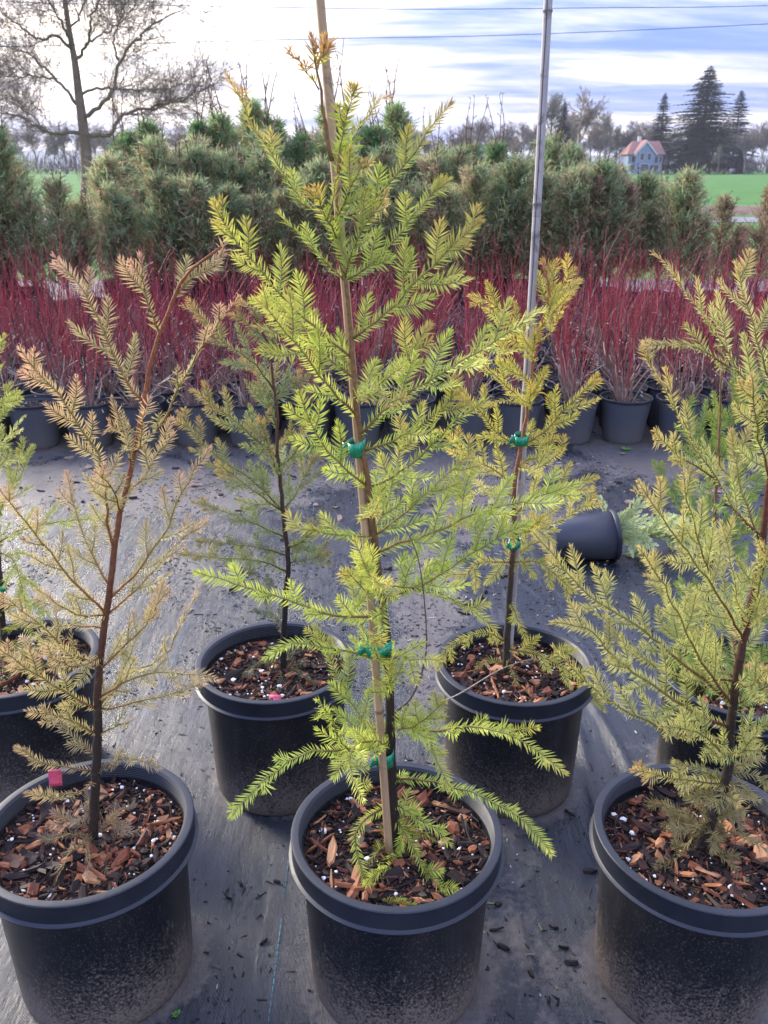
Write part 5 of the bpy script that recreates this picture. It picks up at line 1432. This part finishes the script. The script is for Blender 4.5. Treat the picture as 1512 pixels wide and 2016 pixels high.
# ------------------------------------------------------------------ tipped-over small pot with a feathery pale conifer
def tipped():
    L, R = 0.225, 0.098
    bm = MB()
    bm.lathe([(.002, .003), (.064, .003), (.070, 0), (.0735, .006), (.078, .03), (.0925, L - .012), (.0905, L - .012), (.072, .02), (.002, .012)], 40)
    body = bm.mesh('tipped_pot_body', mat_pot('tipped_pot_plastic', (.034, .039, .050), -.5, -.3, (.12, .10, .09), 2), True)
    rm = MB(); rm.lathe([(.0928, L - .016), (.0965, L - .014), (.098, L - .006), (.0975, L), (.094, L), (.0915, L - .004), (.090, L - .025)], 40)
    rim = rm.mesh('tipped_pot_rim', M['rim'], True)
    a = on_z(1120, 1098, 0.075); axis = unit((0.90, 0.05, 0.0)); axis = unit(axis + np.array((0, 0, 0.075)))
    o = empty('tipped_pot', (a[0] - .035, a[1] + .14, .0815)); tag(o, 'black pot tipped on its side on the cloth, pale conifer spilling out', 'pot')
    q = Vector(axis).to_track_quat('Z', 'Y'); o.scale = (.98, .98, 1.04); o.rotation_mode = 'QUATERNION'; o.rotation_quaternion = q
    link('body', body, o); link('rim', rim, o)
    sm = MB(); n = 30; sm.add([(0, 0, L - .02)] + [(.0895 * math.cos(2 * PI * j / n), .0895 * math.sin(2 * PI * j / n), L - .028) for j in range(n)], [(0, 1 + j, 1 + (j + 1) % n) for j in range(n)])
    link('soil', sm.mesh('tipped_soil', M['soil']), o)
    hm = MB()
    for ang in (0.4, 1.7, 3.2, 4.6): 
        c = np.array((.0785 * math.cos(ang), .0785 * math.sin(ang), .03)); hm.tube([c * (1, 1, 1), c * (1.012, 1.012, 1)], .009, 8)
    link('drain_hole', hm.mesh('drain_hole', mat_plain('hole_dark', (.004, .004, .005), .9)), o)
    nr = np.random.default_rng(66); O = np.array(o.location) + axis * (L * 1.04 - .02)
    root = empty('fallen_conifer', O); tag(root, 'feathery pale blue-green conifer lying out of the tipped pot', 'conifer')
    tr = MB(); P = catmull(np.array([(0, 0, 0), axis * .15 + (0, 0, -.02), axis * .36 + (0, 0.02, -.055)]), 14); tr.tube(P, np.linspace(.006, .002, 14), 6, (.2, .12, .07)); link('trunk', tr.mesh('trunk', M['bark'], True), root)
    for bi in range(58):
        t = nr.uniform(.0, 1); q = P[int(t * 13)]; d = unit(axis * nr.uniform(.3, 1.1) + nr.normal(0, .55, 3) + np.array((0, 0, .28)))
        Lb = nr.uniform(.09, .19) * (1 - .35 * t); bp = catmull(np.array([q, q + d * Lb * .5, q + d * Lb + np.array((0, 0, -.015))]), 10)
        zmin = .014 - O[2]; bp[:, 2] = np.maximum(bp[:, 2], zmin)
        bmb = MB(); bmb.tube(bp, np.linspace(.0016, .0006, 10), 5, (.18, .2, .09)); acc = []
        N0 = unit(np.array((0, -.5, .85)) + nr.normal(0, .3, 3))
        cf = lambda tt, k: (np.array((.44, .52, .22)) * (1 - tt[:, None] * .6) + np.array((.70, .74, .36)) * tt[:, None] * .6) * (1 + nr.normal(0, .12, (k, 1)))
        needles_on(acc, bp, N0, .011, .0026, .004, cf, nr, a0=45, a1=25)
        for s in np.linspace(.15, .92, 9):
            i = int(s * 9); sg = 1 if int(s * 30) % 2 else -1
            T = unit(bp[min(9, i + 1)] - bp[max(0, i - 1)]); S = unit(np.cross(T, N0)) * sg; l2 = .05 * nr.uniform(.6, 1.1) * (1.1 - .5 * s)
            tp = catmull(np.array([bp[i], bp[i] + unit(T + S * .9) * l2 * .5, bp[i] + unit(T * 1.3 + S * .7) * l2]), 6); tp[:, 2] = np.maximum(tp[:, 2], zmin)
            bmb.tube(tp, .0007, 4, (.2, .26, .12), cap=False); needles_on(acc, tp, N0, .012, .0040, .0034, cf, nr, a0=45, a1=22)
        b = link('branch', bmb.mesh('branch', M['bark'], True), root); tag(link('needles', needle_mesh(acc, M['needle']), b), kind='stuff')
tipped()

# ------------------------------------------------------------------ ground details
def threads():
    cy = mat_plain('cyan_thread', (.07, .24, .29), .7, 30, .5)
    lines = [((330, 925), (195, 1165)), ((372, 1228), (312, 1378)), ((466, 945), (440, 1090)), ((627, 900), (610, 1090)), ((575, 1640), (527, 2040)), ((1090, 900), (1108, 960)), ((735, 1090), (722, 1240)), ((170, 945), (140, 1010))]
    for p, q in lines:
        a, b = on_z(*p)[:2], on_z(*q)[:2]; L = np.linalg.norm(b - a); d = (b - a) / L; s = np.array((-d[1], d[0])); mb = MB(); k = 0.0
        nr = np.random.default_rng(int(p[0])); 
        while k < L:
            e = min(L, k + .011)
            if nr.random() < .72:
                V = []
                for t in (k, (k + e) / 2, e):
                    c = a + d * t; w = .0008
                    for sg in (-1, 1):
                        xy = c + s * sg * w; V.append((xy[0], xy[1], float(ground_h(np.array([xy[0]]), np.array([xy[1]]))[0]) + .0022))
                mb.add(V, [(0, 2, 3, 1), (2, 4, 5, 3)])
            k += .0150
        link('marker_thread', mb.mesh('marker_thread', cy), fabric)
threads()

def debris():
    nr = np.random.default_rng(21)
    # fine crumbs
    k = 15000
    y = np.where(nr.random(k) < .86, 2.0 + 2.3 * nr.random(k) ** .8, .95 + 1.6 * nr.random(k)); x = nr.uniform(-1, 1, k) * (.45 * y + .35)
    dens = vnoise(x * 3 + 20, y * 2.5 + 7, 6) * .7 + .3 * vnoise(x * 9, y * 9, 9)
    keep = dens > .40
    for cx, cy in POTS.values(): keep &= np.hypot(x - cx, y - cy) > .155
    x, y = x[keep], y[keep]; k = len(x); z = ground_h(x, y) + .001
    d = nr.normal(size=(k, 3)) * (1, 1, .15); d /= np.linalg.norm(d, axis=1)[:, None]; ln = np.minimum(.014, .0012 + nr.exponential(.0028, k)); c = np.stack([x, y, z], 1)
    V, F = segs(c - d * ln[:, None], c + d * ln[:, None], nr.uniform(.0007, .0026, k), nr.uniform(.0005, .002, k), 4)
    pal = np.array([(.012, .011, .010), (.03, .022, .018), (.08, .055, .04), (.20, .15, .10), (.55, .50, .42), (.30, .30, .10)])
    o = link('debris', fast_mesh('debris', V, [F], np.repeat(pal[nr.choice(6, k, p=[.42, .27, .14, .08, .06, .03])], 8, 0), M['fines'])); tag(o, 'fine bark crumbs and grit scattered over the black cloth', 'debris', None, 'stuff')
    # bark pieces one can pick out
    rng = random.Random(8)
    m_dark = mat_plain('wet_bark', (.018, .014, .012), .5, 60, .5); m_tan = mat_plain('dry_leaf', (.24, .17, .12), .8, 40, .35)
    dark = [chip_mesh(rng, i, a, b, c) for i, (a, b, c) in enumerate([(.030, .012, .006), (.020, .014, .006), (.045, .008, .004), (.016, .010, .005)])]
    for me in dark: me.materials[0] = m_dark
    tan = [chip_mesh(rng, i, a, b, c) for i, (a, b, c) in enumerate([(.040, .026, .003), (.030, .022, .003), (.050, .018, .004)])]
    for me in tan: me.materials[0] = m_tan
    spots = [(450, 1773), (545, 1742), (474, 1745), (980, 1785), (520, 1860), (1090, 1830), (1110, 1870), (1125, 1900), (990, 1870), (975, 1835), (1045, 1925), (1080, 1975), (900, 1190), (925, 1200), (915, 1215), (945, 1186), (965, 1330), (1190, 1700), (1160, 1720), (470, 1010), (1120, 1605)]
    while len(spots) < 150: spots.append((rng.uniform(-20, 1530), rng.uniform(880, 1010) if rng.random() < .75 else rng.uniform(1000, 1180)))
    for u, v in spots:
        p = on_z(u, v); 
        if any(math.hypot(p[0] - a, p[1] - b) < .17 for a, b in POTS.values()): continue
        z = float(ground_h(np.array([p[0]]), np.array([p[1]]))[0])
        leaf = p[1] > 3.1 and rng.random() < .38
        o = link('dead_leaf' if leaf else 'bark_piece', (tan if leaf else dark)[rng.randrange(3)], None, (p[0], p[1], z + .003), (rng.gauss(0, .12), rng.gauss(0, .12), rng.uniform(0, 6.28)), rng.uniform(.7, 1.25) * (1.35 if p[1] > 2.5 else .9))
        if leaf: tag(o, 'pale brown dead leaf lying before the small dogwood pots', 'leaf', 'dead leaves on the cloth')
        else: tag(o, 'dark wet bark piece lying on the black cloth', 'bark', 'bark pieces on the cloth')
    # small weeds
    wl = mat_leaf('weed_leaf', .3, .5)
    ym = mat_plain('yellow_strap', (.75, .38, .03), .45)
    a = on_z(1048, 782, .245); P = catmull(np.array([(0, .03, -.05), (0.01, .01, .0), (.03, 0, .022), (.06, .0, .02), (.085, .01, -.005)]), 20); mb = MB(); mb.tube(P, .004, 6)
    tag(link('plastic_strap', mb.mesh('plastic_strap', ym, True), None, a), 'bent yellow-orange plastic strap sticking up from a front-row dogwood pot', 'strap')
    for u, v, lab, z in ((1232, 888, 'tiny green weed sprouting beside a front-row dogwood pot', 0), (205, 772, 'small green weed growing inside a front-row dogwood pot', .2), (600, 2000, 'tiny green weed seedling on the bare cloth between two big pots', 0)):
        p = on_z(u - (252 if v > 1900 else 0), v, z); p[2] = z if z else float(ground_h(np.array([p[0]]), np.array([p[1]]))[0]) - .001
        s = 1.0 if v < 1000 else .35
        mb = MB()
        for i in range(9):
            a = i * 2.4; t = np.array((math.cos(a), math.sin(a), .55)); t /= np.linalg.norm(t); S = np.array((-math.sin(a), math.cos(a), 0)); Ln = rng.uniform(.02, .04) * s
            mb.add([(0, 0, 0), t * Ln * .5 - S * Ln * .22, t * Ln * .55 + (0, 0, .002), t * Ln * .5 + S * Ln * .22, t * Ln], [(0, 2, 1), (0, 3, 2), (1, 2, 4), (2, 3, 4)], (.10, .26, .04))
        o = link('weed', mb.mesh('weed', wl), None, p); tag(o, lab, 'weed')
debris()

def haze():
    mb = MB(); mb.box((-2600, -60, -2.0), (2600, 4100, 46.0))
    m = bpy.data.materials.new('haze'); m.use_nodes = True; nt = m.node_tree; nt.nodes.clear()
    out = nt.nodes.new('ShaderNodeOutputMaterial'); v = nt.nodes.new('ShaderNodeVolumePrincipled')
    v.inputs['Color'].default_value = (0.90, 0.92, 0.97, 1); v.inputs['Density'].default_value = 0.00028; v.inputs['Anisotropy'].default_value = 0.0
    nt.links.new(v.outputs[0], out.inputs['Volume'])
    tag(link('haze', mb.mesh('haze', m)), 'thin pale air over the whole place', 'haze', None, 'stuff')
haze()
